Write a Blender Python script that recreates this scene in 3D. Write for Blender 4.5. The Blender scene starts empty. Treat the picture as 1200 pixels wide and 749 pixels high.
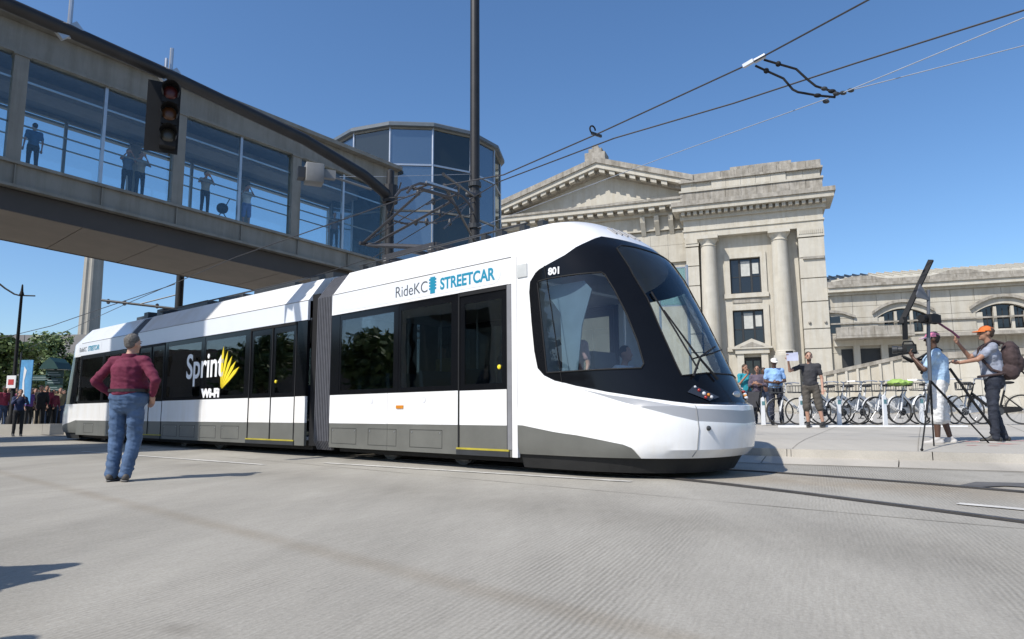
import bpy, bmesh, math, random
from math import sin, cos, pi, radians, sqrt, atan2, hypot
from mathutils import Vector, Matrix, Euler
from mathutils.geometry import delaunay_2d_cdt
random.seed(7)
scene = bpy.context.scene
col = scene.collection

# ---------------------------------------------------------------- camera, sky, sun, exposure
cam_d = bpy.data.cameras.new("camera")
cam = bpy.data.objects.new("camera", cam_d); col.objects.link(cam)
cam_d.sensor_width = 36.0; cam_d.lens = 24.0
cam_d.clip_start = 0.05; cam_d.clip_end = 4000
PITCH, ROLL, CAMH = radians(7.6), radians(0.4), 0.82
_f = Vector((0, cos(PITCH), sin(PITCH))); _u = Vector((0, -sin(PITCH), cos(PITCH))); _r = Vector((1, 0, 0))
_R = _r * cos(ROLL) - _u * sin(ROLL); _U = _u * cos(ROLL) + _r * sin(ROLL)
cam.matrix_world = Matrix(((_R.x, _U.x, -_f.x, 0), (_R.y, _U.y, -_f.y, 0), (_R.z, _U.z, -_f.z, CAMH), (0, 0, 0, 1)))
scene.camera = cam

SUN_AZ, SUN_EL = 49.8, 47.5            # direction the light travels (degrees right of +Y), elevation of the sun
ax, ay = sin(radians(SUN_AZ)), cos(radians(SUN_AZ))
to_sun = Vector((-ax * cos(radians(SUN_EL)), -ay * cos(radians(SUN_EL)), sin(radians(SUN_EL))))
world = bpy.data.worlds.new("World"); scene.world = world; world.use_nodes = True
wn = world.node_tree; bg = wn.nodes["Background"]
sky = wn.nodes.new("ShaderNodeTexSky"); sky.sky_type = 'NISHITA'; sky.sun_disc = False
sky.sun_elevation = radians(SUN_EL); sky.sun_rotation = atan2(to_sun.x, to_sun.y)
sky.altitude = 250; sky.air_density = 1.0; sky.dust_density = 1.0; sky.ozone_density = 5.0
hs = wn.nodes.new("ShaderNodeHueSaturation"); hs.inputs["Saturation"].default_value = 1.10; hs.inputs["Value"].default_value = 1.05
wn.links.new(sky.outputs[0], hs.inputs["Color"]); wn.links.new(hs.outputs[0], bg.inputs[0]); bg.inputs[1].default_value = 0.142
sd = bpy.data.lights.new("sun", 'SUN'); sd.energy = 4.7; sd.angle = radians(0.53); sd.color = (1.0, 0.955, 0.88)
so = bpy.data.objects.new("sun", sd); col.objects.link(so)
so.rotation_euler = to_sun.to_track_quat('Z', 'Y').to_euler(); so.location = (-30, -30, 60)
scene.view_settings.view_transform = 'Standard'; scene.view_settings.look = 'None'
scene.view_settings.gamma = 1.0; scene.view_settings.exposure = 0.15
scene.view_settings.use_curve_mapping = False
scene.cycles.max_bounces = 8; scene.cycles.transparent_max_bounces = 24

# ---------------------------------------------------------------- materials
MATS = {}
def mat(name, c, rough=0.6, metal=0.0, var=0.12, nscale=3.0, bump=0.0, bscale=40.0, coat=0.0, spec=0.5, emis=None, streak=0.0):
    if name in MATS: return MATS[name]
    m = bpy.data.materials.new(name); m.use_nodes = True
    nt = m.node_tree; b = nt.nodes["Principled BSDF"]
    b.inputs["Roughness"].default_value = rough; b.inputs["Metallic"].default_value = metal
    b.inputs["Coat Weight"].default_value = coat; b.inputs["Specular IOR Level"].default_value = spec
    tc = nt.nodes.new("ShaderNodeTexCoord")
    n1 = nt.nodes.new("ShaderNodeTexNoise"); n1.inputs["Scale"].default_value = nscale; n1.inputs["Detail"].default_value = 6
    n1.inputs["Roughness"].default_value = 0.65
    nt.links.new(tc.outputs["Object"], n1.inputs["Vector"])
    r = nt.nodes.new("ShaderNodeValToRGB")
    r.color_ramp.elements[0].position = 0.3; r.color_ramp.elements[1].position = 0.7
    r.color_ramp.elements[0].color = (*[max(0, x * (1 - var)) for x in c], 1)
    r.color_ramp.elements[1].color = (*[min(1, x * (1 + var)) for x in c], 1)
    nt.links.new(n1.outputs["Fac"], r.inputs[0]); nt.links.new(r.outputs[0], b.inputs["Base Color"])
    if streak:      # rain streaks and soot running down the stone
        mp = nt.nodes.new("ShaderNodeMapping"); mp.inputs["Scale"].default_value = (1.6, 1.6, .16); nt.links.new(tc.outputs["Object"], mp.inputs[0])
        n3 = nt.nodes.new("ShaderNodeTexNoise"); n3.inputs["Scale"].default_value = 1.4; n3.inputs["Detail"].default_value = 7; n3.inputs["Roughness"].default_value = .7
        nt.links.new(mp.outputs[0], n3.inputs["Vector"])
        r3 = nt.nodes.new("ShaderNodeValToRGB"); r3.color_ramp.elements[0].position = .38; r3.color_ramp.elements[1].position = .56
        q = 1 - streak; r3.color_ramp.elements[0].color = (q, q * .97, q * .92, 1); r3.color_ramp.elements[1].color = (1, 1, 1, 1)
        nt.links.new(n3.outputs["Fac"], r3.inputs[0])
        mx = nt.nodes.new("ShaderNodeMix"); mx.data_type = 'RGBA'; mx.blend_type = 'MULTIPLY'; mx.inputs[0].default_value = 1
        nt.links.new(r.outputs[0], mx.inputs[6]); nt.links.new(r3.outputs[0], mx.inputs[7]); nt.links.new(mx.outputs[2], b.inputs["Base Color"])
    if bump:
        n2 = nt.nodes.new("ShaderNodeTexNoise"); n2.inputs["Scale"].default_value = bscale; n2.inputs["Detail"].default_value = 5
        nt.links.new(tc.outputs["Object"], n2.inputs["Vector"])
        bp = nt.nodes.new("ShaderNodeBump"); bp.inputs["Strength"].default_value = bump; bp.inputs["Distance"].default_value = 0.02
        nt.links.new(n2.outputs["Fac"], bp.inputs["Height"]); nt.links.new(bp.outputs[0], b.inputs["Normal"])
    if emis:
        b.inputs["Emission Color"].default_value = (*emis[0], 1); b.inputs["Emission Strength"].default_value = emis[1]
    MATS[name] = m
    return m

def glass(name, tint, base=0.06, gloss=(1, 1, 1), rough=0.01, opaque=None, haze=0.0):
    """window glass: fresnel mix of a mirror coat over tinted transparency (optionally over a dark body colour)"""
    if name in MATS: return MATS[name]
    m = bpy.data.materials.new(name); m.use_nodes = True; nt = m.node_tree
    for n in list(nt.nodes):
        if n.type != 'OUTPUT_MATERIAL': nt.nodes.remove(n)
    out = [n for n in nt.nodes if n.type == 'OUTPUT_MATERIAL'][0]
    tr = nt.nodes.new("ShaderNodeBsdfTransparent"); tr.inputs[0].default_value = (*tint, 1)
    gl = nt.nodes.new("ShaderNodeBsdfGlossy"); gl.inputs["Roughness"].default_value = rough; gl.inputs["Color"].default_value = (*gloss, 1)
    # faint waviness of the reflection
    tc = nt.nodes.new("ShaderNodeTexCoord"); nz = nt.nodes.new("ShaderNodeTexNoise"); nz.inputs["Scale"].default_value = 1.3
    nt.links.new(tc.outputs["Object"], nz.inputs["Vector"])
    bp = nt.nodes.new("ShaderNodeBump"); bp.inputs["Strength"].default_value = 0.12; bp.inputs["Distance"].default_value = 0.02
    nt.links.new(nz.outputs["Fac"], bp.inputs["Height"]); nt.links.new(bp.outputs[0], gl.inputs["Normal"])
    body = tr
    if opaque:
        df = nt.nodes.new("ShaderNodeBsdfDiffuse"); df.inputs[0].default_value = (*opaque[0], 1)
        mx = nt.nodes.new("ShaderNodeMixShader"); mx.inputs[0].default_value = opaque[1]
        nt.links.new(tr.outputs[0], mx.inputs[1]); nt.links.new(df.outputs[0], mx.inputs[2]); body = mx
    lw = nt.nodes.new("ShaderNodeLayerWeight"); lw.inputs[0].default_value = 0.18
    ma = nt.nodes.new("ShaderNodeMath"); ma.operation = 'MULTIPLY_ADD'; ma.inputs[1].default_value = 0.85; ma.inputs[2].default_value = base
    ma.use_clamp = True
    nt.links.new(lw.outputs["Fresnel"], ma.inputs[0])
    m2 = nt.nodes.new("ShaderNodeMixShader"); nt.links.new(ma.outputs[0], m2.inputs[0])
    nt.links.new(body.outputs[0], m2.inputs[1]); nt.links.new(gl.outputs[0], m2.inputs[2])
    nt.links.new(m2.outputs[0], out.inputs[0])
    MATS[name] = m
    return m

# ---------------------------------------------------------------- mesh helpers
class MB:
    def __init__(s): s.v = []; s.f = []; s.m = []
    def add(s, vs, fs, mi=0):
        k = len(s.v); s.v += [tuple(v) for v in vs]; s.f += [tuple(i + k for i in f) for f in fs]; s.m += [mi] * len(fs)
        return s
    def hexa(s, c, mi=0):     # 8 corners: bottom ring 0-3 (ccw), top ring 4-7
        return s.add(c, [(3, 2, 1, 0), (4, 5, 6, 7), (0, 1, 5, 4), (1, 2, 6, 5), (2, 3, 7, 6), (3, 0, 4, 7)], mi)
    def box(s, x0, x1, y0, y1, z0, z1, mi=0, T=None):
        c = [(x0, y0, z0), (x1, y0, z0), (x1, y1, z0), (x0, y1, z0), (x0, y0, z1), (x1, y0, z1), (x1, y1, z1), (x0, y1, z1)]
        if T: c = [T(p) for p in c]
        return s.hexa(c, mi)
    def prism(s, poly, a, b, axis='y', mi=0, T=None):
        """polygon (p,q) extruded from a to b along axis"""
        def P(p, k):
            q = {'y': (p[0], k, p[1]), 'z': (p[0], p[1], k), 'x': (k, p[0], p[1])}[axis]
            return T(q) if T else q
        n = len(poly); vs = [P(p, a) for p in poly] + [P(p, b) for p in poly]
        fs = [tuple(range(n)), tuple(range(2 * n - 1, n - 1, -1))] + [(i, n + i, n + (i + 1) % n, (i + 1) % n) for i in range(n)]
        return s.add(vs, fs, mi)
    def tube(s, pts, r, n=8, mi=0, cap=True):
        pts = [Vector(p) for p in pts]
        rs = r if isinstance(r, (list, tuple)) else [r] * len(pts)
        rings = []; ref = None
        for i, p in enumerate(pts):
            d = (pts[min(i + 1, len(pts) - 1)] - pts[max(i - 1, 0)]).normalized()
            if ref is None: ref = Vector((0, 0, 1)) if abs(d.z) < .9 else Vector((1, 0, 0))
            a = d.cross(ref)
            if a.length < 1e-5: a = d.orthogonal()
            a.normalize(); b = d.cross(a).normalized(); ref = -b if b.dot(ref) < 0 else b
            b = d.cross(a)
            rings.append([p + (a * cos(2 * pi * k / n) + b * sin(2 * pi * k / n)) * rs[i] for k in range(n)])
        vs = [v for g in rings for v in g]; fs = []
        for i in range(len(pts) - 1):
            for k in range(n):
                fs.append((i * n + k, i * n + (k + 1) % n, (i + 1) * n + (k + 1) % n, (i + 1) * n + k))
        if cap: fs += [tuple(range(n - 1, -1, -1)), tuple(range((len(pts) - 1) * n, len(pts) * n))]
        return s.add(vs, fs, mi)
    def bar(s, p, q, w, h, mi=0, up=(0, 0, 1)):
        p = Vector(p); q = Vector(q); d = (q - p).normalized(); u = Vector(up)
        a = d.cross(u)
        if a.length < 1e-4: a = d.orthogonal()
        a.normalize(); b = a.cross(d).normalized(); a *= w / 2; b *= h / 2
        return s.hexa([p - a - b, p + a - b, q + a - b, q - a - b, p - a + b, p + a + b, q + a + b, q - a + b], mi)
    def lathe(s, prof, n=16, c=(0, 0, 0), mi=0, T=None):
        vs = []; fs = []
        for (r, z) in prof:
            for k in range(n):
                q = (c[0] + r * cos(2 * pi * k / n), c[1] + r * sin(2 * pi * k / n), c[2] + z)
                vs.append(T(q) if T else q)
        for i in range(len(prof) - 1):
            for k in range(n):
                fs.append((i * n + k, i * n + (k + 1) % n, (i + 1) * n + (k + 1) % n, (i + 1) * n + k))
        fs += [tuple(range(n - 1, -1, -1)), tuple(range((len(prof) - 1) * n, len(prof) * n))]
        return s.add(vs, fs, mi)
    def ball(s, c, r, n=12, m=8, rot=None, mi=0):
        rx, ry, rz = r if isinstance(r, (list, tuple)) else (r, r, r)
        vs = []; fs = []
        for i in range(m + 1):
            t = pi * i / m
            for k in range(n):
                a = 2 * pi * k / n
                v = Vector((rx * sin(t) * cos(a), ry * sin(t) * sin(a), -rz * cos(t)))
                if rot is not None: v = rot @ v
                vs.append(Vector(c) + v)
        for i in range(m):
            for k in range(n):
                fs.append((i * n + k, i * n + (k + 1) % n, (i + 1) * n + (k + 1) % n, (i + 1) * n + k))
        return s.add(vs, fs, mi)
    def cap(s, p, q, r0, r1, n=10, mi=0):
        """tapered capsule"""
        p = Vector(p); q = Vector(q); d = q - p
        if d.length < 1e-5: return s.ball(p, r0, n, 6, mi=mi)
        d.normalize(); pts = []; rs = []
        for a in (-85, -50, -20): pts.append(p + d * r0 * sin(radians(a))); rs.append(r0 * cos(radians(a)))
        for a in (20, 50, 85): pts.append(q + d * r1 * sin(radians(a))); rs.append(r1 * cos(radians(a)))
        return s.tube(pts, rs, n, mi)
    def mesh(s, name, mats, smooth=False, angle=40):
        me = bpy.data.meshes.new(name); me.from_pydata(s.v, [], s.f); me.update()
        for m in (mats if isinstance(mats, (list, tuple)) else [mats]): me.materials.append(m)
        if any(s.m): me.polygons.foreach_set("material_index", s.m)
        bm = bmesh.new(); bm.from_mesh(me); bmesh.ops.remove_doubles(bm, verts=bm.verts, dist=1e-5)
        bmesh.ops.recalc_face_normals(bm, faces=bm.faces); bm.to_mesh(me); bm.free()
        if smooth:
            me.shade_smooth()
            me.set_sharp_from_angle(angle=radians(angle))
        return me
    def build(s, name, mats, parent=None, smooth=False, angle=40, label=None, bevel=0):
        o = bpy.data.objects.new(name, s.mesh(name, mats, smooth, angle)); col.objects.link(o)
        if parent is not None: o.parent = parent
        if label: o["label"] = label
        if bevel:
            b = o.modifiers.new("bevel", 'BEVEL'); b.width = bevel; b.segments = 2; b.limit_method = 'ANGLE'; APPLY.append(o)
        return o
APPLY = []
def inst(name, me, parent=None, loc=(0, 0, 0), rot=(0, 0, 0), scale=(1, 1, 1)):
    o = bpy.data.objects.new(name, me); col.objects.link(o)
    o.location = loc; o.rotation_euler = rot; o.scale = scale
    if parent is not None: o.parent = parent
    return o
def tag(o, label=None, cat=None, group=None, kind=None):
    if label: o["label"] = label
    if cat: o["category"] = cat
    if group: o["group"] = group
    if kind: o["kind"] = kind
    return o
def empty(name, loc=(0, 0, 0), rz=0, label=None, cat=None, group=None):
    o = bpy.data.objects.new(name, None); col.objects.link(o); o.location = loc; o.rotation_euler = (0, 0, rz)
    o.empty_display_size = .3
    return tag(o, label, cat, group)
def text(name, body, size, m, parent, loc, rot, ext=0.004, sx=1.0, bold=0.0, align='LEFT', width=None):
    cu = bpy.data.curves.new(name, 'FONT'); cu.body = body; cu.size = size; cu.extrude = ext; cu.offset = bold; cu.align_x = align
    t = bpy.data.objects.new(name, cu); col.objects.link(t)
    dg = bpy.context.evaluated_depsgraph_get(); me = bpy.data.meshes.new_from_object(t.evaluated_get(dg))
    bpy.data.objects.remove(t); me.materials.clear(); me.materials.append(m)
    if width:
        xs = [v.co.x for v in me.vertices]; sx = width / (max(xs) - min(xs))
    o = bpy.data.objects.new(name, me); col.objects.link(o); o.parent = parent; o.location = loc; o.rotation_euler = rot; o.scale = (sx, 1, 1)
    return o
def copy_tree(o, parent=None):
    c = o.copy(); col.objects.link(c)
    if parent is not None: c.parent = parent
    for ch in [x for x in o.children]:
        copy_tree(ch, c)
    return c
def px_ground(x, y, z=0.0):
    d = _f + _R * ((x - 600) / 800) - _U * ((y - 374.5) / 800)
    t = (z - CAMH) / d.z
    return Vector((d.x * t, d.y * t, z))
def px_depth(x, y, Y):
    d = _f + _R * ((x - 600) / 800) - _U * ((y - 374.5) / 800)
    k = Y / d.y
    return Vector((d.x * k, Y, CAMH + d.z * k))

# ---------------------------------------------------------------- palette
WHITE = mat("tram_white", (.80, .80, .80), .22, var=.015, coat=.4, streak=.05)
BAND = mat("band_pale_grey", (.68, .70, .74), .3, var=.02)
SKIRT = mat("skirt_grey", (.125, .125, .112), .42, var=.14, nscale=1.3)
SILVER = mat("silver_paint", (.33, .335, .35), .35, var=.03)
BLACK = mat("gloss_black", (.006, .0065, .008), .12, var=.1, spec=.2)
MATT = mat("matt_black", (.010, .010, .011), .7, var=.2, spec=.3)
DARK = mat("dark_metal", (.03, .032, .035), .45, var=.15)
CHASSIS = mat("chassis_black", (.012, .012, .012), .8, var=.3)
RUBBER = mat("bellows_rubber", (.085, .085, .095), .6, var=.15, nscale=8)
STEEL = mat("steel", (.45, .46, .48), .35, metal=.8, var=.1)
WIREM = mat("wire_copper_dark", (.05, .05, .055), .5, metal=.3)
PALEW = mat("wire_pale", (.30, .33, .38), .5)
YELLOW = mat("yellow_paint", (.36, .30, .03), .6, var=.25)
TEAL = mat("print_teal", (.01, .22, .34), .5, var=.02)
INK = mat("print_charcoal", (.07, .08, .09), .5, var=.02)
PRINTW = mat("print_white", (.8, .8, .8), .5, var=.01)
PRINTY = mat("print_yellow", (.80, .62, .02), .5, var=.05)
AMBER = mat("amber_lens", (.6, .22, .02), .3)
REDL = mat("red_lens", (.30, .02, .015), .25)
LENS = mat("clear_lens", (.55, .56, .58), .12, coat=.8)
INTG = mat("interior_grey", (.30, .31, .32), .6)
SEATM = mat("seat_blue", (.05, .09, .16), .8)
BLIND = mat("cab_blind", (.09, .14, .18), .6)
TGLASS = glass("tram_tinted_glass", (.48, .51, .50), .10)
CGLASS = glass("cab_glass", (.80, .86, .88), .05)
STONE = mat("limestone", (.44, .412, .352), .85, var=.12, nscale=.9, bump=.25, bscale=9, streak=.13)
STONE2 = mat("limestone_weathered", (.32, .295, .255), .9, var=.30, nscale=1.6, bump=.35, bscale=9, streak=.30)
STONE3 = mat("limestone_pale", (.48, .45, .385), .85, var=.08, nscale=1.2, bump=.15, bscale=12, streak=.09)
WINF = mat("window_frame_dark", (.02, .02, .02), .5)
BGLASS = glass("building_glass", (.03, .035, .04), .05, opaque=((.01, .011, .013), .9))
BSHADE = mat("window_blind", (.45, .45, .42), .8)
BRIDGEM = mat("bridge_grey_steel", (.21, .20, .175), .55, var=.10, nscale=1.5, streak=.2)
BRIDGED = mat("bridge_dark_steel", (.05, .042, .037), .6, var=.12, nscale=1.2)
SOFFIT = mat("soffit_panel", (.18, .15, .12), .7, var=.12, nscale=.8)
BRGLASS = glass("bridge_glass", (.92, .96, .97), .045, gloss=(.85, .95, 1))
TWGLASS = glass("tower_glass_blue", (.34, .42, .47), .20, gloss=(.85, .93, 1), opaque=((.06, .095, .14), .5))
TWGLASS2 = glass("tower_glass_dark", (.22, .26, .25), .07, gloss=(.85, .95, 1), opaque=((.05, .06, .055), .3))
# ---------------------------------------------------------------- frames of the track
TRAM_P = Vector((0.065, 9.218, 0)); YAW_A = radians(-42.83)
def TAw(x, y, z=0):
    c, s = cos(YAW_A), sin(YAW_A)
    return Vector((TRAM_P.x + x * c - y * s, TRAM_P.y + x * s + y * c, z))

# ---------------------------------------------------------------- ground
def concrete_material(name, c, groove_deg=None, seed=0.0, var=.10):
    m = bpy.data.materials.new(name); m.use_nodes = True; nt = m.node_tree; b = nt.nodes["Principled BSDF"]
    b.inputs["Roughness"].default_value = .85; b.inputs["Specular IOR Level"].default_value = .35
    L = nt.links; N = nt.nodes.new
    tc = N("ShaderNodeTexCoord")
    big = N("ShaderNodeTexNoise"); big.inputs["Scale"].default_value = .35; big.inputs["Detail"].default_value = 8; big.inputs["Roughness"].default_value = .6
    fine = N("ShaderNodeTexNoise"); fine.inputs["Scale"].default_value = 55; fine.inputs["Detail"].default_value = 4
    L.new(tc.outputs["Object"], big.inputs["Vector"]); L.new(tc.outputs["Object"], fine.inputs["Vector"])
    # streaks along the traffic direction
    mp = N("ShaderNodeMapping"); mp.inputs["Rotation"].default_value = (0, 0, radians(48)); mp.inputs["Scale"].default_value = (.9, .06, 1); mp.inputs["Location"].default_value = (seed, seed * 2, 0)
    st = N("ShaderNodeTexNoise"); st.inputs["Scale"].default_value = 2.2; st.inputs["Detail"].default_value = 7
    L.new(tc.outputs["Object"], mp.inputs[0]); L.new(mp.outputs[0], st.inputs["Vector"])
    def math(op, a, bb, c2=None):
        n = N("ShaderNodeMath"); n.operation = op
        for i, v in enumerate((a, bb, c2)):
            if v is None: continue
            if isinstance(v, (int, float)): n.inputs[i].default_value = v
            else: L.new(v, n.inputs[i])
        return n.outputs[0]
    s = math('ADD', math('MULTIPLY', big.outputs["Fac"], .45), math('MULTIPLY', st.outputs["Fac"], .35))
    s = math('ADD', s, math('MULTIPLY', fine.outputs["Fac"], .20))
    rp = N("ShaderNodeValToRGB"); e = rp.color_ramp.elements
    e[0].position = .34; e[1].position = .66
    e[0].color = (*[x * (1 - 2.2 * var) for x in c], 1); e[1].color = (*[x * (1 + var) for x in c], 1)
    L.new(s, rp.inputs[0])
    colr = rp.outputs[0]; height = math('MULTIPLY', fine.outputs["Fac"], .12)
    if groove_deg is not None:
        def nz(scale, loc=0, sc=1.0, det=4, rough=.6):
            g = N("ShaderNodeMapping"); g.vector_type = 'POINT'; g.inputs["Rotation"].default_value = (0, 0, radians(groove_deg)); g.inputs["Location"].default_value = (loc, loc, 0)
            L.new(tc.outputs["Object"], g.inputs[0])
            g2 = N("ShaderNodeMapping"); g2.inputs["Scale"].default_value = (*scale, 1); L.new(g.outputs[0], g2.inputs[0])
            n = N("ShaderNodeTexNoise"); n.inputs["Scale"].default_value = sc; n.inputs["Detail"].default_value = det; n.inputs["Roughness"].default_value = rough
            L.new(g2.outputs[0], n.inputs["Vector"]); return n.outputs["Fac"]
        g = N("ShaderNodeMapping"); g.inputs["Rotation"].default_value = (0, 0, radians(groove_deg)); L.new(tc.outputs["Object"], g.inputs[0])
        w = N("ShaderNodeTexWave"); w.bands_direction = 'X'; w.inputs["Scale"].default_value = 10.5
        w.inputs["Distortion"].default_value = 3.0; w.inputs["Detail"].default_value = 4; w.inputs["Detail Scale"].default_value = .6; w.inputs["Detail Roughness"].default_value = .65
        L.new(g.outputs[0], w.inputs["Vector"])
        worn = nz((1.0, .22), 3, .55, 6, .65)                 # where the tining is still crisp
        ws = N("ShaderNodeMapRange"); ws.inputs[1].default_value = .44; ws.inputs[2].default_value = .66; L.new(worn, ws.inputs[0])
        line = nz((52, 5.0), 1, 1.0, 3, .6); line2 = nz((8, .9), 7, 1.0, 5, .7)
        grit = nz((60, 42), 2, 1.0, 4, .8)
        tine = math('MULTIPLY', math('SUBTRACT', 1.0, w.outputs["Fac"]), ws.outputs[0])
        dark = math('ADD', math('MULTIPLY', tine, .48), math('MULTIPLY', line, .55))
        dark = math('ADD', dark, math('MULTIPLY', line2, .16)); dark = math('ADD', dark, math('MULTIPLY', grit, 1.15))
        mr = N("ShaderNodeMapRange"); mr.inputs[1].default_value = .72; mr.inputs[2].default_value = 1.85; L.new(dark, mr.inputs[0])
        dk = N("ShaderNodeMix"); dk.data_type = 'RGBA'; dk.blend_type = 'MULTIPLY'
        L.new(mr.outputs[0], dk.inputs[0]); L.new(colr, dk.inputs[6]); dk.inputs[7].default_value = (.34, .33, .31, 1); colr = dk.outputs[2]
        height = math('SUBTRACT', math('MULTIPLY', grit, .35), math('MULTIPLY', mr.outputs[0], .8))
        # broad grimy wheel-path bands parallel to the track, and rusty dirt packed along one slab joint
        def band(off, width, soft, tint, amt, seedv):
            sp = N("ShaderNodeSeparateXYZ"); L.new(tc.outputs["Object"], sp.inputs[0])
            d = math('ADD', math('MULTIPLY', math('SUBTRACT', sp.outputs[0], .065), .68), math('MULTIPLY', math('SUBTRACT', sp.outputs[1], 9.218), .733))
            d = math('ABSOLUTE', math('SUBTRACT', math('ADD', d, math('MULTIPLY', math('SUBTRACT', line2, .5), soft)), off), 0)
            m_ = N("ShaderNodeMapRange"); m_.inputs[1].default_value = 0; m_.inputs[2].default_value = width; m_.inputs[3].default_value = 1; m_.inputs[4].default_value = 0; m_.interpolation_type = 'SMOOTHSTEP'; L.new(d, m_.inputs[0])
            bn = N("ShaderNodeTexNoise"); bn.inputs["Scale"].default_value = 1.7; bn.inputs["Detail"].default_value = 6; mpp = N("ShaderNodeMapping"); mpp.inputs["Location"].default_value = (seedv, 0, 0); L.new(tc.outputs["Object"], mpp.inputs[0]); L.new(mpp.outputs[0], bn.inputs["Vector"])
            f = math('MULTIPLY', math('MULTIPLY', m_.outputs[0], bn.outputs["Fac"]), amt)
            k = N("ShaderNodeMix"); k.data_type = 'RGBA'; k.blend_type = 'MULTIPLY'; L.new(f, k.inputs[0]); L.new(colr, k.inputs[6]); k.inputs[7].default_value = (*tint, 1)
            return k.outputs[2]
        colr = band(-4.5, .16, .10, (.70, .62, .52), .7, 1.0); colr = band(-2.2, .9, .5, (.7, .69, .67), .8, 5.0); colr = band(-6.3, .8, .5, (.72, .71, .69), .8, 9.0)
        colr = band(1.32, 1.1, .3, (.86, .76, .64), 1.2, 4.0)
        st2 = nz((1.1, 1.1), 20, 1.0, 3, .5); sm = N("ShaderNodeMapRange"); sm.inputs[1].default_value = .70; sm.inputs[2].default_value = .76; L.new(st2, sm.inputs[0])
        k = N("ShaderNodeMix"); k.data_type = 'RGBA'; k.blend_type = 'MULTIPLY'; L.new(math('MULTIPLY', sm.outputs[0], .5), k.inputs[0]); L.new(colr, k.inputs[6]); k.inputs[7].default_value = (.55, .53, .5, 1); colr = k.outputs[2]
    L.new(colr, b.inputs["Base Color"])
    bp = N("ShaderNodeBump"); bp.inputs["Strength"].default_value = .75; bp.inputs["Distance"].default_value = .006
    L.new(height, bp.inputs["Height"]); L.new(bp.outputs[0], b.inputs["Normal"])
    MATS[name] = m
    return m
ROADM = concrete_material("road_concrete", (.392, .367, .318), 23.6)
PLAZAM = concrete_material("plaza_concrete", (.42, .393, .345), None, 3.0, .08)
KERBM = concrete_material("kerb_concrete", (.43, .40, .35), None, 9.0, .14)
JOINTM = mat("joint_sealant", (.235, .215, .18), .9, var=.35, nscale=6)
RAILM = mat("rail_steel_worn", (.085, .078, .072), .5, metal=.35, var=.35, nscale=4)
RAILG = mat("rail_groove", (.04, .036, .032), .9, var=.4, nscale=5)
MARK = mat("road_paint_white", (.52, .50, .46), .85, var=.3, nscale=7)
CHALK = mat("chalk_pink", (.52, .22, .21), .95, var=.4, nscale=5)

mb = MB()
mb.add([(-900, -300, -.012), (900, -300, -.012), (900, 1500, -.012), (-900, 1500, -.012)], [(0, 1, 2, 3)])
tag(mb.build("ground", mat("far_ground", (.24, .23, .21), .9, var=.2, nscale=.05)), kind="structure")
# the road: one sheet of tined concrete
mb = MB(); mb.add([(-120, -60, 0), (120, -60, 0), (120, 62, 0), (-120, 62, 0)], [(0, 1, 2, 3)])
road = tag(mb.build("road", ROADM), kind="structure")
def strip(path, w, z, name, m, parent=None, jitter=0.0):
    mb = MB(); vs = []; n = len(path); P = [Vector((p[0], p[1], 0)) for p in path]
    for i, p in enumerate(P):
        d = (P[min(i + 1, n - 1)] - P[max(i - 1, 0)]).normalized(); q = Vector((-d.y, d.x, 0))
        w0 = w[i] if isinstance(w, (list, tuple)) else w
        vs += [p + q * (w0 / 2 + random.uniform(-jitter, jitter)) + Vector((0, 0, z)), p - q * (w0 / 2 + random.uniform(-jitter, jitter)) + Vector((0, 0, z))]
    mb.add(vs, [(2 * i, 2 * i + 1, 2 * i + 3, 2 * i + 2) for i in range(n - 1)])
    return mb.build(name, m, parent)
def lerp(a, b, k): return a + (b - a) * k
def resample(pts, step):
    out = [Vector(pts[0])]
    for a, b in zip(pts, pts[1:]):
        a = Vector(a); b = Vector(b); n = max(1, int((b - a).length / step))
        out += [a.lerp(b, (i + 1) / n) for i in range(n)]
    return out
# sealed joints between the slabs
for y0, w in ((-8.2, .008), (-.95, .012)):
    strip(resample([TAw(-40, y0), TAw(14, y0)], .4), w, .004, "slab_joint", JOINTM, road, .006)
for x0 in (-11.8, -2.6, 6.6):
    strip(resample([TAw(x0, -.95), TAw(x0 + .4, -8.1)], .4), .010, .004, "slab_joint", JOINTM, road, .003)
# stop line beside the track
o = strip(resample([(-3.04, 11.2), (1.35, 7.99)], .25), .10, .008, "lane_line", MARK, road, .012)
strip(resample([(-9.3, 15.0), (-3.9, 10.9)], .25), .10, .008, "lane_line", MARK, road, .012)
strip(resample([px_ground(1122, 591), px_ground(1290, 606)], .25), .12, .008, "lane_line", MARK, road, .012)
# rails in their grooved concrete bed
def rail(path):
    strip(path, .17, .004, "rail_groove", RAILG, road, .012)
    mb = MB(); P = path
    for a, b in zip(P, P[1:]): mb.bar(Vector(a) + Vector((0, 0, .004)), Vector(b) + Vector((0, 0, .004)), .062, .02)
    mb.build("rail", RAILM, road)
near = [TAw(x, .607) for x in range(-40, 1, 2)] + [TAw(1.84, .65), TAw(2.8, .40), TAw(3.7, .10), TAw(4.6, -.24), TAw(5.47, -.6), TAw(8, -1.9), TAw(12, -4.4), TAw(18, -9)]
farr = [TAw(x, 2.043) for x in range(-40, 1, 2)] + [TAw(1.2, 2.06), TAw(2.3, 2.14), TAw(3.3, 2.0), TAw(4.3, 1.82), TAw(5.22, 1.55), TAw(8, .4), TAw(12, -1.9), TAw(18, -6.2)]
rail(near); rail(farr)
strip([px_ground(1135, 571), px_ground(1160, 568), px_ground(1215, 570)], [.2, .42, .5], .010, "track_drain", mat("drain_iron", (.10, .095, .09), .8, var=.3), road)
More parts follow.
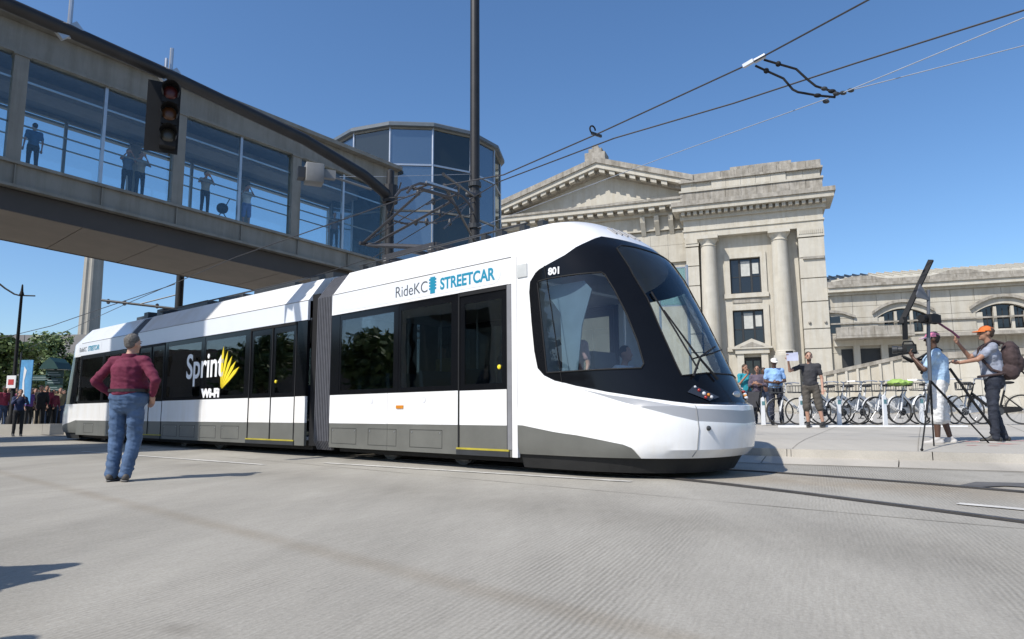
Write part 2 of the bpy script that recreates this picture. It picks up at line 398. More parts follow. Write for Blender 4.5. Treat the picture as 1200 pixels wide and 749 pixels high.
# kerb, raised plaza
K0 = Vector((4.3, 10.75, 0)); KD = Vector((.857, -.516, 0)).normalized()
KP = [Vector((-110, 52, 0)), Vector((-27, 36, 0)), TAw(-30, 4.0), TAw(2.0, 4.0), K0, K0 + KD * 30]
def nrm(d): return Vector((-d.y, d.x, 0))
KN = []
for i, p in enumerate(KP):
    d = (KP[min(i + 1, len(KP) - 1)] - KP[max(i - 1, 0)]).normalized(); KN.append(nrm(d))
PROF = [(.16, .197), (.75, .25), (1.6, .29), (8, .42), (28, .5), (140, .52)]
def plaza_z(x, y):
    off = (Vector((x, y, 0)) - K0).dot(nrm(KD))
    if x < 3: off = (Vector((x, y, 0)) - TAw(0, 4.0)).dot(Vector((.68, .733, 0)))
    if off <= .16: return .2
    for (a, za), (b, zb) in zip(PROF, PROF[1:]):
        if off <= b: return za + (zb - za) * (off - a) / (b - a)
    return .52
mb = MB(); vs = []
for off, z in PROF:
    for p, n in zip(KP, KN): vs.append(p + n * off + Vector((0, 0, z)))
nk = len(KP)
mb.add(vs, [(r * nk + i, r * nk + i + 1, (r + 1) * nk + i + 1, (r + 1) * nk + i) for r in range(len(PROF) - 1) for i in range(nk - 1)])
plaza = tag(mb.build("plaza_pavement", PLAZAM), kind="structure")
# scored joints in the plaza
for off in (1.6, 3.4, 5.6, 8.0):
    z = plaza_z(*(K0 + KD * 3 + nrm(KD) * off).xy)
    strip(resample([K0 + nrm(KD) * off - KD * 1.0, K0 + KD * 28 + nrm(KD) * off], 1), .012, z + .004, "pavement_joint", JOINTM, plaza)
for k in range(0, 16):
    a = K0 + KD * (k * 1.7)
    mb = MB(); q = KD * .006
    prev = None
    for off in (.18, .75, 1.6, 4.8, 8.0):
        p = a + nrm(KD) * off; z = plaza_z(p.x, p.y) + .004
        c = (p - q + Vector((0, 0, z)), p + q + Vector((0, 0, z)))
        if prev: mb.add([prev[0], prev[1], c[1], c[0]], [(0, 1, 2, 3)])
        prev = c
    mb.build("pavement_joint", JOINTM, plaza)
kerb = tag(empty("kerb", (0, 0, 0)), kind="structure")
for a, b in zip(KP, KP[1:]):
    L = (b - a).length
    if L > 60: seg = 3.0
    else: seg = 1.83
    n = max(1, round(L / seg)); d = (b - a).normalized(); q = nrm(d)
    for i in range(n):
        p0 = a + d * (L * i / n + .006); p1 = a + d * (L * (i + 1) / n - .006)
        if L > 60 and i < n - 20: continue
        mb = MB(); z = .2
        mb.hexa([p0 + Vector((0, 0, -.01)), p1 + Vector((0, 0, -.01)), p1 + q * .17 + Vector((0, 0, -.01)), p0 + q * .17 + Vector((0, 0, -.01)),
                 p0 + q * .02 + Vector((0, 0, z)), p1 + q * .02 + Vector((0, 0, z)), p1 + q * .17 + Vector((0, 0, z)), p0 + q * .17 + Vector((0, 0, z))])
        mb.build("kerb_stone", KERBM, kerb)
# sloping gutter pan in front of the kerb
for i in range(16):
    p0 = K0 - KD * 2.2 + KD * (1.83 * i + .008); p1 = K0 - KD * 2.2 + KD * (1.83 * (i + 1) - .008); q = nrm(KD); U = lambda p, k, z: (p - q * k + Vector((0, 0, z)))
    mb = MB(); mb.hexa([U(p0, .42, -.01), U(p1, .42, -.01), U(p1, -.02, -.01), U(p0, -.02, -.01), U(p0, .42, .006), U(p1, .42, .006), U(p1, -.02, .085), U(p0, -.02, .085)]); mb.build("gutter_pan", KERBM, kerb)
strip([a for a in resample([K0 - KD * 3 - nrm(KD) * .46, K0 + KD * 30 - nrm(KD) * .46], 1)], .05, .007, "gutter_seam", JOINTM, road, .01)
strip([a for a in resample([K0 - KD * 1 - nrm(KD) * .62, K0 + KD * 30 - nrm(KD) * .62], 1)], .02, .006, "slab_joint", JOINTM, road, .004)
# pink chalk on the pavement by the kerb
def chalk_blob(c, rx, ry, seed):
    rr = random.Random(seed); pts = []
    for k in range(22):
        a = 2 * pi * k / 22; j = rr.uniform(.45, 1.15)
        p = c + KD * (cos(a) * rx * j) + nrm(KD) * (sin(a) * ry * j); pts.append((p.x, p.y, plaza_z(p.x, p.y) + .004))
    mb = MB(); mb.add([(c.x, c.y, plaza_z(c.x, c.y) + .006)] + pts, [(0, i + 1, (i + 1) % 22 + 1) for i in range(22)])
    return mb.build("chalk_mark", CHALK, plaza)
for i, (x, y, rx, ry) in enumerate(((1150, 522, .30, .05), (1178, 523.5, .22, .05), (1140, 524, .12, .03), (1196, 521.5, .14, .06), (1165, 524.5, .12, .025))):
    chalk_blob(px_ground(x, y, .235), rx, ry, i)
# ================================================================ the streetcar
tram = empty("streetcar", TRAM_P, YAW_A, "white low floor streetcar with black cab mask and charcoal skirt rounding the street corner", "streetcar")
ROT_B = radians(2.4); JX, JY = -4.86, 0.0
def IDT(p): return tuple(p)
def TB(p):
    """frame of the rear two sections: x measured back from the articulation is negative"""
    c, s = cos(ROT_B), sin(ROT_B)
    return (JX + p[0] * c - p[1] * s, JY + p[0] * s + p[1] * c, p[2])
ROWS = [(.25, .25, 1.29, 2.42), (.35, .35, 1.315, 2.52), (.6, .6, 1.325, 2.56), (.86, .86, 1.325, 2.53), (.90, .90, 1.322, 2.46), (1.34, 1.34, 1.322, 2.24), (2.06, 2.06, 1.322, 1.88), (2.65, 2.65, 1.322, 1.56), (2.93, 2.93, 1.322, 1.36), (3.2, 3.2, 1.12, 1.08), (3.4, 3.4, .97, .8), (3.5, 3.48, .7, .62), (3.6, 3.53, .4, .4), (3.7, 3.55, .01, .2)]
UC = .78
def cab_row(t):
    for a, b in zip(ROWS, ROWS[1:]):
        if t <= b[0] or b is ROWS[-1]:
            k = (t - a[0]) / (b[0] - a[0]); return [a[i] + (b[i] - a[i]) * k for i in (1, 2, 3)]
def cab_S(u, t, off=0.0):
    z, W, N = cab_row(t); xs = .27 * N; s = abs(u)
    if s < UC:
        f = s / UC * pi / 2; e = 2 / 2.4; c = W * sin(f) ** e; x = xs + (N - xs) * max(cos(f), 0) ** e
    else: c = W; x = xs * (1 - (s - UC) / (1 - UC))
    p = Vector((x, 1.325 - (c if u > 0 else -c), z))
    if off:
        h = .01; a = cab_S(min(u + h, 1), t) - cab_S(max(u - h, -1), t); b = cab_S(u, min(t + h, 3.69)) - cab_S(u, max(t - h, .25))
        n = a.cross(b)
        if n.length > 1e-9:
            n.normalize()
            if n.dot(p - Vector((-.3, 1.325, 1.6))) < 0: n = -n
            p = p + n * off
    return p
def pip(p, poly):
    x, y = p; ins = False; j = len(poly) - 1
    for i in range(len(poly)):
        xi, yi = poly[i]; xj, yj = poly[j]
        if (yi > y) != (yj > y) and x < (xj - xi) * (y - yi) / (yj - yi) + xi: ins = not ins
        j = i
    return ins
def dens(poly, su=.035, st=.09):
    out = []
    for a, b in zip(poly, poly[1:] + poly[:1]):
        n = max(1, int(max(abs(b[0] - a[0]) / su, abs(b[1] - a[1]) / st)))
        out += [(a[0] + (b[0] - a[0]) * i / n, a[1] + (b[1] - a[1]) * i / n) for i in range(n)]
    return out
def mir(poly): return [(-u, t) for u, t in reversed(poly)]
near_mask = [(.002, .868), (.10, .868), (.264, .884), (.349, .915), (.472, .968), (.592, 1.035), (.707, 1.12), (.777, 1.195), (.832, 1.27), (.868, 1.37), (.882, 1.60), (.889, 2.0), (.891, 2.40), (.878, 2.54), (.821, 2.65), (.745, 2.725), (.614, 2.83), (.477, 2.98), (.366, 3.09), (.303, 3.137), (.224, 3.130), (.122, 3.124), (.002, 3.121)]
MASKP = near_mask + [(-u, t) for u, t in reversed(near_mask)]
SW = [(.812, 1.302), (.753, 1.303), (.60, 1.31), (.425, 1.315), (.405, 1.37), (.394, 1.65), (.395, 1.98), (.407, 2.32), (.425, 2.53), (.44, 2.562), (.60, 2.55), (.753, 2.537), (.80, 2.525), (.812, 2.50)]
WSP = [(.25, 1.22), (.10, 1.26), (-.10, 1.26), (-.25, 1.22), (-.252, 1.33), (-.249, 1.85), (-.24, 2.216), (-.255, 2.55), (-.255, 2.93), (-.20, 3.0), (-.1, 3.02), (.1, 3.02), (.20, 3.0), (.255, 2.93), (.255, 2.55), (.24, 2.216), (.249, 1.85), (.252, 1.33)]
SILP = [(.69, 1.075), (.60, .972), (.494, .852), (.366, .745), (.27, .683), (.0, .645), (-.27, .683), (-.366, .745), (-.494, .852), (-.60, .972), (-.69, 1.075), (-.592, 1.0), (-.472, .94), (-.349, .868), (-.264, .83), (0, .80), (.264, .83), (.349, .868), (.472, .94), (.592, 1.0)]
SKN = [(1.0, .25), (1.0, .628), (.973, .625), (.728, .513), (.562, .412), (.531, .374), (.479, .25)]
ROOFH = [(.10, 3.17), (.10, 3.33), (-.10, 3.33), (-.10, 3.17)]
def build_cab(T, flip, tail=False):
    polys = {"mask": MASKP, "sw": SW, "swf": mir(SW), "ws": WSP, "sil": SILP, "sk": SKN, "skf": mir(SKN)}
    if tail:
        tm = [(.002, .868), (.10, .868), (.2, .88), (.30, 1.0), (.36, 1.25), (.39, 1.8), (.40, 2.4), (.42, 2.75), (.30, 3.0), (.224, 3.13), (.122, 3.124), (.002, 3.121)]
        polys["mask"] = tm + [(-u, t) for u, t in reversed(tm)]
        w = [(.999, 1.11), (.999, 2.54), (.56, 2.54), (.50, 2.5), (.46, 1.9), (.44, 1.2), (.45, 1.11)]  # gap before the mask stays white, painting glare on the pillar
        polys["sw"] = w; polys["swf"] = mir(w)
    pts = []; edges = []
    for k, pl in polys.items():
        d = dens(pl); b = len(pts); pts += [Vector(p) for p in d]; edges += [(b + i, b + (i + 1) % len(d)) for i in range(len(d))]
    us = [-1 + .04 * i for i in range(51)]
    ts = [.25, .28, .35, .45, .6, .7, .8, .86, .90, 1.0, 1.1, 1.22, 1.34, 1.5, 1.65, 1.8, 1.95, 2.06, 2.2, 2.35, 2.5, 2.65, 2.79, 2.93, 3.0, 3.1, 3.2, 3.3, 3.4, 3.5, 3.6, 3.7]
    for u in us:
        for t in ts:
            if min((abs(u - p.x) / .04 + abs(t - p.y) / .1) for p in pts[:len(edges)]) > .35 or abs(u) > .99: pts.append(Vector((u, t)))
    vo, eo, fo, *_ = delaunay_2d_cdt(pts, edges, [], 0, 1e-6)
    groups = {"white": MB(), "mask": MB(), "sw": MB(), "swf": MB(), "ws": MB(), "sil": MB(), "sk": MB()}
    P3 = [T(cab_S(max(-1, min(1, v.x)), max(.25, min(3.7, v.y)))) for v in vo]
    fs = {k: [] for k in groups}
    for f in fo:
        cx = sum(vo[i].x for i in f) / 3; cy = sum(vo[i].y for i in f) / 3
        if cy < .25 or abs(cx) > 1: continue
        g = "white"
        for k in ("sw", "swf", "ws"):
            if pip((cx, cy), polys[k]): g = k
        if g == "white":
            if pip((cx, cy), polys["mask"]): g = "mask"
            elif pip((cx, cy), polys["sk"]) or pip((cx, cy), polys["skf"]): g = "sk"
            elif pip((cx, cy), polys["sil"]): g = "sil"
        fs[g].append(tuple(f))
    out = {}
    for k, (nm, m) in {"white": ("cab_shell", WHITE), "mask": ("cab_mask", BLACK), "sw": ("cab_side_window", CGLASS), "swf": ("cab_side_window", CGLASS), "ws": ("windscreen", CGLASS), "sil": ("bumper_band", SILVER), "sk": ("skirt_panel", SKIRT)}.items():
        used = sorted({i for f in fs[k] for i in f}); ix = {v: i for i, v in enumerate(used)}
        b = MB(); b.add([P3[i] for i in used], [tuple(ix[i] for i in f) for f in fs[k]])
        if tail and k in ("sw", "swf"): m = TGLASS
        out[k] = b.build(nm, m, tram, smooth=True, angle=26)
    def seam(pl, r, m, name, off=.004, closed=True):
        d = dens(pl); d = d + d[:1] if closed else d
        b = MB(); b.tube([T(cab_S(u, t, off)) for u, t in d], r, 5); return b.build(name, m, tram)
    if not tail:
        for pl in (SW, mir(SW)): seam(pl, .011, RUBBER if False else MATT, "window_gasket")
        seam(WSP, .010, MATT, "window_gasket")
        b = MB(); b.tube([T(cab_S(.8 if False else .755, t, .004)) for t in [1.17 + .05 * i for i in range(32)]], .006, 5); b.build("panel_seam", MATT, tram)
        for s in (1, -1):
            b = MB(); b.tube([T(cab_S(s * .266, t, .002)) for t in [.27 + .03 * i for i in range(21)]], .006, 5); b.build("panel_seam", mat("seam_grey", (.25, .25, .25), .7), tram)
    # bumper underside and lower dark valance
    b = MB(); r0 = [cab_S(u, .25) for u in [-1 + .05 * i for i in range(41)]]
    ins = lambda p, k, z: (p.x * k, 1.325 + (p.y - 1.325) * k, z)
    A = [T(p) for p in r0]; B_ = [T(ins(p, .975, .24)) for p in r0]; C_ = [T(ins(p, .93, .07)) for p in r0]
    n = len(r0)
    b.add(A + B_ + C_, [(i, i + 1, n + i + 1, n + i) for i in range(n - 1)] + [(n + i, n + i + 1, 2 * n + i + 1, 2 * n + i) for i in range(n - 1)] + [tuple(range(2 * n, 3 * n))])
    b.build("valance", CHASSIS, tram)
    return seam
seam = build_cab(IDT, False)
L_TAIL = -12.62
def TT(p): return TB((L_TAIL - p[0], p[1], p[2]))
build_cab(TT, True, tail=True)
# fleet number, headlights, wipers, emblem on the cab
def on_cab(name, body, u, t, size, m, du=.05, ext=.003, bold=.004):
    p = cab_S(u, t, .008); q = cab_S(u - du, t, .008); d = (q - p).normalized(); up = (cab_S(u, t + .05) - cab_S(u, t)).normalized()
    n = d.cross(up).normalized(); up = n.cross(d)
    M = Matrix((d, up, n)).transposed()
    return text(name, body, size, m, tram, p, M.to_euler(), ext, bold=bold)
on_cab("fleet_number", "801", .742, 2.585, .13, PRINTW)
for s in (1, -1):
    hl = MB()
    quad = [(s * .215, 1.10), (s * .10, .96), (s * .17, .915), (s * .262, 1.02)]
    d = dens(quad, .02, .03); c = (sum(p[0] for p in d) / len(d), sum(p[1] for p in d) / len(d))
    hl.add([cab_S(*c, .014)] + [cab_S(u, t, .012) for u, t in d], [(0, i + 1, (i + 1) % len(d) + 1) for i in range(len(d))])
    h = hl.build("headlight", mat("headlight_housing", (.03, .03, .033), .15, coat=1), tram)
    for (u, t, r, m, nm) in ((.212, 1.08, .016, LENS, "lamp"), (.20, 1.04, .020, REDL, "marker_lamp"), (.182, 1.0, .024, LENS, "lamp"), (.160, .985, .020, AMBER, "marker_lamp"), (.182, .955, .020, REDL, "marker_lamp"), (.150, .958, .022, LENS, "lamp")):
        p = cab_S(s * u, t, .016); b = MB(); b.ball(p, r, 12, 8); b.build(nm, m, h, smooth=True)
wp = MB(); wp.tube([cab_S(.06, 1.17, .03), cab_S(.12, 1.5, .03), cab_S(.185, 2.05, .03)], [.018, .014, .010], 6); w = wp.build("wiper", MATT, tram)
b = MB(); b.tube([cab_S(.15, 1.30, .022), cab_S(.17, 1.75, .022), cab_S(.20, 2.30, .022)], .012, 5); b.build("wiper_blade", MATT, w)
wp = MB(); wp.tube([cab_S(.20, 1.20, .03), cab_S(.10, 1.45, .035), cab_S(-.05, 1.62, .03)], [.018, .014, .010], 6); w = wp.build("wiper", MATT, tram)
b = MB(); b.tube([cab_S(.16, 1.42, .022), cab_S(.0, 1.52, .022), cab_S(-.14, 1.6, .022)], .010, 5); b.build("wiper_blade", MATT, w)
em = MB(); em.ball(cab_S(-.03, 1.0, .005), (.02, .10, .045), 14, 8); em.build("emblem", STEEL, tram, smooth=True)
b = MB(); b.ball(cab_S(.22, .60, .0), .03, 10, 6); b.build("tow_socket", DARK, tram)
for k in range(5):   # roof grille of the cab
    u = .13 - .05 * k; b = MB(); b.tube([cab_S(u, 3.24, .006), cab_S(u, 3.36, .006)], .016, 6); b.build("roof_grille_slat", mat("grille_grey", (.2, .2, .21), .5), tram)
b = MB(); b.box(.02, .20, -.012, .02, 2.62, 2.80); b.build("cab_side_plate", mat("plate_grey", (.5, .51, .5), .3), tram)  # thin pale grey plate, high on the cab side by the joint

# ---------------------------------------------------------------- straight body sections
W2 = 2.65
def panel(name, T, x0, x1, z0, z1, m, far=False, y=0.0, th=.05, label=None):
    b = MB()
    if not far: b.box(x0, x1, y, y + th, z0, z1, T=T)
    else: b.box(x0, x1, W2 - y - th, W2 - y, z0, z1, T=T)
    return b.build(name, m, tram, label=label)
def roof_section(T, x0, x1):
    pr = [(2.93, 0.003), (3.2, .205), (3.4, .355), (3.48, .625), (3.53, .925), (3.55, 1.325)]
    pts = [(y, z) for z, y in pr] + [(W2 - y, z) for z, y in reversed(pr[:-1])]
    b = MB(); n = len(pts)
    b.add([T((x0, y, z)) for y, z in pts] + [T((x1, y, z)) for y, z in pts], [(i, i + 1, n + i + 1, n + i) for i in range(n - 1)] + [tuple(range(n)), tuple(range(2 * n - 1, n - 1, -1))])
    return b.build("roof_fairing", WHITE, tram, smooth=True, angle=20)
def window(T, x0, x1, far=False, z0=1.14, z1=2.53):
    y = .012
    b = MB(); (b.box(x0, x1, y, y + .012, z0, z1, T=T) if not far else b.box(x0, x1, W2 - y - .012, W2 - y, z0, z1, T=T))
    o = b.build("window_pane", TGLASS, tram)
    # dark printed border of the glazing
    m = MB(); w = .055
    for (a, c, d, e) in ((x0, x1, z0, z0 + w), (x0, x1, z1 - w * 1.6, z1), (x0, x0 + w, z0 + w, z1 - w * 1.6), (x1 - w, x1, z0 + w, z1 - w * 1.6)):
        (m.box(a, c, y - .003, y + .03, d, e, T=T) if not far else m.box(a, c, W2 - y - .03, W2 - y + .003, d, e, T=T))
    m.build("window_border", BLACK, o)
    return o
def door(T, x0, x1, leaves, far=False):
    fr = MB(); y0, y1 = (-.004, .06) if not far else (W2 - .06, W2 + .004)
    g = .028
    xs = [x0 + (x1 - x0) * i / leaves for i in range(leaves + 1)]
    for x in xs: fr.box(x - g / 2, x + g / 2, y0, y1, .30, 2.56, T=T)
    fr.box(x0, x1, y0, y1, 2.50, 2.56, T=T)
    d = fr.build("door", MATT, tram)
    for a, c in zip(xs, xs[1:]):
        y0, y1 = (.006, .045) if not far else (W2 - .045, W2 - .006)
        q = MB(); q.box(a + g / 2, c - g / 2, y0, y1, .62, 1.11, T=T); q.build("door_leaf", WHITE, d)
        q = MB(); q.box(a + g / 2, c - g / 2, y0 + .002, y1, .30, .62, T=T); q.build("door_kick_panel", SKIRT, d)
        q = MB(); q.box(a + g / 2, c - g / 2, y0 + .01, y0 + .022, 1.11, 2.50, T=T); q.build("door_glass", TGLASS, d)
        q = MB(); w = .10
        for (aa, cc, dd, ee) in ((a + g / 2, c - g / 2, 1.11, 1.2), (a + g / 2, c - g / 2, 2.38, 2.50), (a + g / 2, a + g / 2 + w, 1.2, 2.38), (c - g / 2 - w, c - g / 2, 1.2, 2.38)):
            q.box(aa, cc, y0 + .006, y0 + .035, dd, ee, T=T)
        q.build("door_glass_frame", BLACK, d)
    q = MB(); (q.box(x0 - .03, x1 + .03, -.02, .05, .275, .30, T=T) if not far else q.box(x0, x1, W2 - .05, W2 + .03, .262, .305, T=T)); q.build("door_sill", YELLOW, d)
    q = MB(); (q.box(x0 - .03, x1 + .03, -.02, .05, .20, .272, T=T) if not far else q.box(x0, x1, W2 - .05, W2 + .02, .20, .272, T=T)); q.build("door_step", DARK, d)
    if not far:
        q = MB(); xb = xs[-1] - .16 if leaves == 1 else xs[1] + .16
        q.lathe([(.032, 0), (.032, .012), (.02, .02)], 14, T=lambda p: T((xb + p[0], -.002 - p[2] + .012, 1.42 + p[1]))); q.build("door_button", PRINTY, d)
    return d
def side(T, x0, x1, doors, panes, far=False):
    cuts = sorted(doors); segs = []; x = x0
    for (a, b_) in cuts:
        if a - x > .02: segs.append((x, a))
        x = b_
    if x1 - x > .02: segs.append((x, x1))
    for a, c in segs:
        n = max(1, round((c - a) / 1.9))
        for i in range(n):
            p, q = lerp(a, c, i / n), lerp(a, c, (i + 1) / n)
            panel("side_panel", T, p + .003, q - .003, .62, 1.115, WHITE, far)
            panel("skirt_panel", T, p + .003, q - .003, .20, .617, SKIRT, far, y=.004)
    for a, c in doors: door(T, a, c, 2 if c - a > 1.3 else 1, far)
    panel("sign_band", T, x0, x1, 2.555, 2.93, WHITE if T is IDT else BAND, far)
    b = MB(); b.tube([T((x0, (0 if not far else W2), 2.934)), T((x1, (0 if not far else W2), 2.934))], .008, 5); b.build("cornice_seam", MATS["seam_grey"], tram)
    b = MB(); b.tube([T((x0, (0 if not far else W2), 2.551)), T((x1, (0 if not far else W2), 2.551))], .007, 5); b.build("band_seam", MATT, tram)
    # black window strip: everything that is neither pane nor door
    solid = sorted(doors + panes); x = x0
    for (a, c) in solid + [(x1, x1)]:
        if a - x > .01: panel("window_pillar", T, x, a, 1.115, 2.555, BLACK, far, y=.004, th=.06)
        x = c
    for a, c in panes:
        window(T, a, c, far)
        panel("window_pillar", T, a, c, 1.115, 1.14, BLACK, far, y=.004, th=.06); panel("window_pillar", T, a, c, 2.53, 2.555, BLACK, far, y=.004, th=.06)
# front section
side(IDT, -4.56, -.10, [(-1.16, -.18)], [(-4.30, -2.68), (-2.60, -1.28)])
side(IDT, -4.56, -.10, [(-1.16, -.18)], [(-4.30, -2.68), (-2.60, -1.28)], far=True)
for far in (False, True):
    panel("side_panel", IDT, -.098, -.003, .20, 2.93, WHITE, far)
    panel("door_pillar", IDT, -.18, -.10, .30, 2.55, mat("pillar_grey", (.20, .20, .21), .4), far, y=-.006, th=.02)
roof_section(IDT, -4.56, 0.0)
# middle section: s 0.50 .. 8.35 behind the articulation
MID = [(-2.57, -.86), (-8.28, -6.72)]
side(TB, -8.42, -.50, MID, [(-4.62, -2.75), (-6.58, -4.74)]); side(TB, -8.42, -.50, MID, [(-4.62, -2.75), (-6.58, -4.74)], far=True)
roof_section(TB, -8.42, -.50)
# rear section
side(TB, L_TAIL, -9.0, [], [(-10.7, -9.15), (-12.55, -10.8)]); side(TB, L_TAIL, -9.0, [], [(-10.7, -9.15), (-12.55, -10.8)], far=True)
roof_section(TB, L_TAIL, -9.0)
for (T, x0, x1) in ((IDT, -4.5, .2), (TB, -8.42, -.5), (TB, L_TAIL - .2, -9.0)):
    b = MB(); b.box(x0, x1, .06, W2 - .06, .30, .36, T=T); b.build("cabin_floor", INTG, tram)
    b = MB(); b.box(x0, x1, .08, W2 - .08, 2.56, 2.60, T=T); b.build("cabin_ceiling", mat("ceiling_grey", (.35, .35, .35), .7), tram)
    b = MB(); b.box(x0, x1, .20, W2 - .20, .12, .30, T=T); b.build("underframe", CHASSIS, tram)
    x = x0 + .7
    while x < x1 - .6:
        for yc in (.45, 2.2):
            s_ = MB(); s_.prism([(0, .75), (.42, .78), (.45, .86), (.1, .86), (.02, 1.45), (-.06, 1.45)], yc - .38, yc + .38, 'y', T=lambda p, x=x: T((x + p[0], p[1], p[2])))
            s_.build("seat", SEATM, tram)
        x += .85
    for x in [x0 + .9 * i for i in range(1, int((x1 - x0) / .9))]:
        q = MB(); q.tube([T((x, 1.0, .36)), T((x, 1.0, 2.56))], .018, 6); q.build("grab_pole", YELLOW if False else STEEL, tram)
# cab interior
b = MB(); b.box(.2, 1.3, .14, W2 - .14, .30, .36); b.build("cab_floor", INTG, tram)
b = MB(); b.prism([(1.25, .36), (1.7, .36), (1.85, .98), (1.40, 1.08), (1.25, 1.0)], .55, 2.1, 'y'); b.build("driver_desk", MATT, tram)
b = MB(); b.box(.12, .16, .15, W2 - .15, .36, 1.1); b.box(.12, .16, .15, .75, 1.1, 2.5); b.build("cab_bulkhead", INTG, tram)
b = MB(); b.prism([(.62, 1.25), (.86, 1.25), (.95, 1.9), (1.12, 2.35), (1.0, 2.48), (.42, 2.48), (.40, 2.35), (.60, 2.1)], .20, .215, 'y'); b.build("sun_blind", BLIND, tram)
b = MB(); b.prism([(.45, .72), (1.0, .75), (1.0, .86), (.62, .88), (.5, 1.65), (.38, 1.65)], 1.05, 1.6, 'y'); b.build("driver_seat", MATT, tram)
# bellows: corrugated sleeve between two sections
def bellows(TF, TR, n=9):
    pr = [(.14, .10), (.30, .02), (2.93, .02), (3.2, .22), (3.38, .37), (3.46, .62), (3.5, 1.325)]
    out = [(y, z) for z, y in pr] + [(W2 - y, z) for z, y in reversed(pr[:-1])]
    grp = None
    for i in range(n):
        vs = []
        for k, ins in ((0, .05), (.22, .0), (.78, .0), (1.0, .05)):
            f = (i + k) / n
            for y, z in out:
                yy = y + (ins if y < 1.3 else -ins if y > 1.35 else 0); zz = z - (ins if z > 3 else 0)
                a = Vector(TF((0, yy, zz))); c = Vector(TR((0, yy, zz))); vs.append(a.lerp(c, f))
        m = len(out); b = MB(); b.add(vs, [(r * m + j, r * m + j + 1, (r + 1) * m + j + 1, (r + 1) * m + j) for r in range(3) for j in range(m - 1)])
        o = b.build("bellows_rib", RUBBER, tram if grp is None else grp)
        if grp is None: o.name = "bellows"; grp = o
    return grp
bellows(lambda p: (-4.60 + p[0], p[1], p[2]), lambda p: TB((-.22 + p[0], p[1], p[2])))
bellows(lambda p: TB((-8.44 + p[0], p[1], p[2])), lambda p: TB((-8.98 + p[0], p[1], p[2])))
for T, x0, x1 in ((TB, -.50, -.27),):
    b = MB(); b.box(x0, x1, .10, W2 - .10, .2, 3.05, T=T); b.box(x0, x1, .5, W2 - .5, 3.05, 3.38, T=T); b.build("gangway_frame", MATT, tram)
# small fittings: access hatches, screws, lifting points
for T, xs in ((IDT, (-4.1, -3.0, -1.9)), (TB, (-3.3, -4.3, -5.3, -6.2, -9.8, -11.6))):
    for x in xs:
        b = MB(); z0, z1, w = .27, .54, .006
        for q in ((x - .38, x + .38, z0, z0 + w), (x - .38, x + .38, z1 - w, z1), (x - .38, x - .38 + w, z0 + w, z1 - w), (x + .38 - w, x + .38, z0 + w, z1 - w)): b.box(q[0], q[1], .0015, .01, q[2], q[3], T=T)
        b.build("hatch_outline", MATT, tram)
        for dx in (-.33, .33): b = MB(); b.lathe([(.012, 0), (.012, .004)], 8, T=lambda p, T=T, x=x, dx=dx: T((x + dx + p[0], .003 - p[2], .5 + p[1]))); b.build("hatch_screw", STEEL, tram)
# wheels and bogie frames
def bogie(T, x):
    b = MB()
    for yy in (.30, 2.10): b.box(x - 1.25, x + 1.25, yy, yy + .25, .10, .34, T=T)
    g = b.build("bogie_frame", CHASSIS, tram)
    for dx in (-.9, .9):
        for yy in (.55, 1.98):
            w = MB(); w.lathe([(.05, 0), (.10, .02), (.24, .03), (.29, .0), (.29, .10), (.05, .11)], 20, T=lambda p, dx=dx, yy=yy: T((x + dx + p[0], yy + p[2] - .05, .29 + p[1])))
            w.build("wheel", mat("wheel_steel", (.28, .27, .26), .5, metal=.5, var=.2), g, smooth=True, angle=30)
bogie(IDT, -2.5); bogie(TB, -5.6); bogie(TB, -10.9)
# sign band prints of the front section
b = MB(); pl = [(-4.52, 2.60), (-.45, 2.60)] + [(-.45 + .16 * sin(a), 2.76 - .16 * cos(a)) for a in [pi * i / 10 for i in range(1, 10)]] + [(-.45, 2.915), (-4.52, 2.915)]
b.prism(pl, -.003, .01, 'y'); b.build("route_sign_panel", BAND, tram)
RX = (pi / 2, 0, 0)
text("sign_lettering", "RideKC", .255, INK, tram, (-2.70, -.004, 2.665), RX, .002, width=.80, bold=-.001)
text("sign_lettering", "STREETCAR", .245, TEAL, tram, (-1.58, -.004, 2.665), RX, .002, width=1.17, bold=.007)
b = MB(); x, z = -1.755, 2.755
for i in range(4): b.box(x - .085, x + .085, -.006, .0, z + .075 - .048 * i, z + .105 - .048 * i)
b.box(x - .055, x + .055, -.008, .0, z - .13, z + .13); b.build("sign_emblem", TEAL, tram)
b = MB(); b.box(-2.62, -2.44, -.014, .0, .865, .915); b.build("side_marker_lamp", AMBER, tram)
for xx in (-3.3, -1.95):
    b = MB(); b.lathe([(.055, 0), (.055, .003)], 16, T=lambda p, xx=xx: (xx + p[0], -.002 - p[2], 1.0 + p[1])); b.build("round_sticker", mat("sticker_pale", (.66, .66, .68), .4), tram)
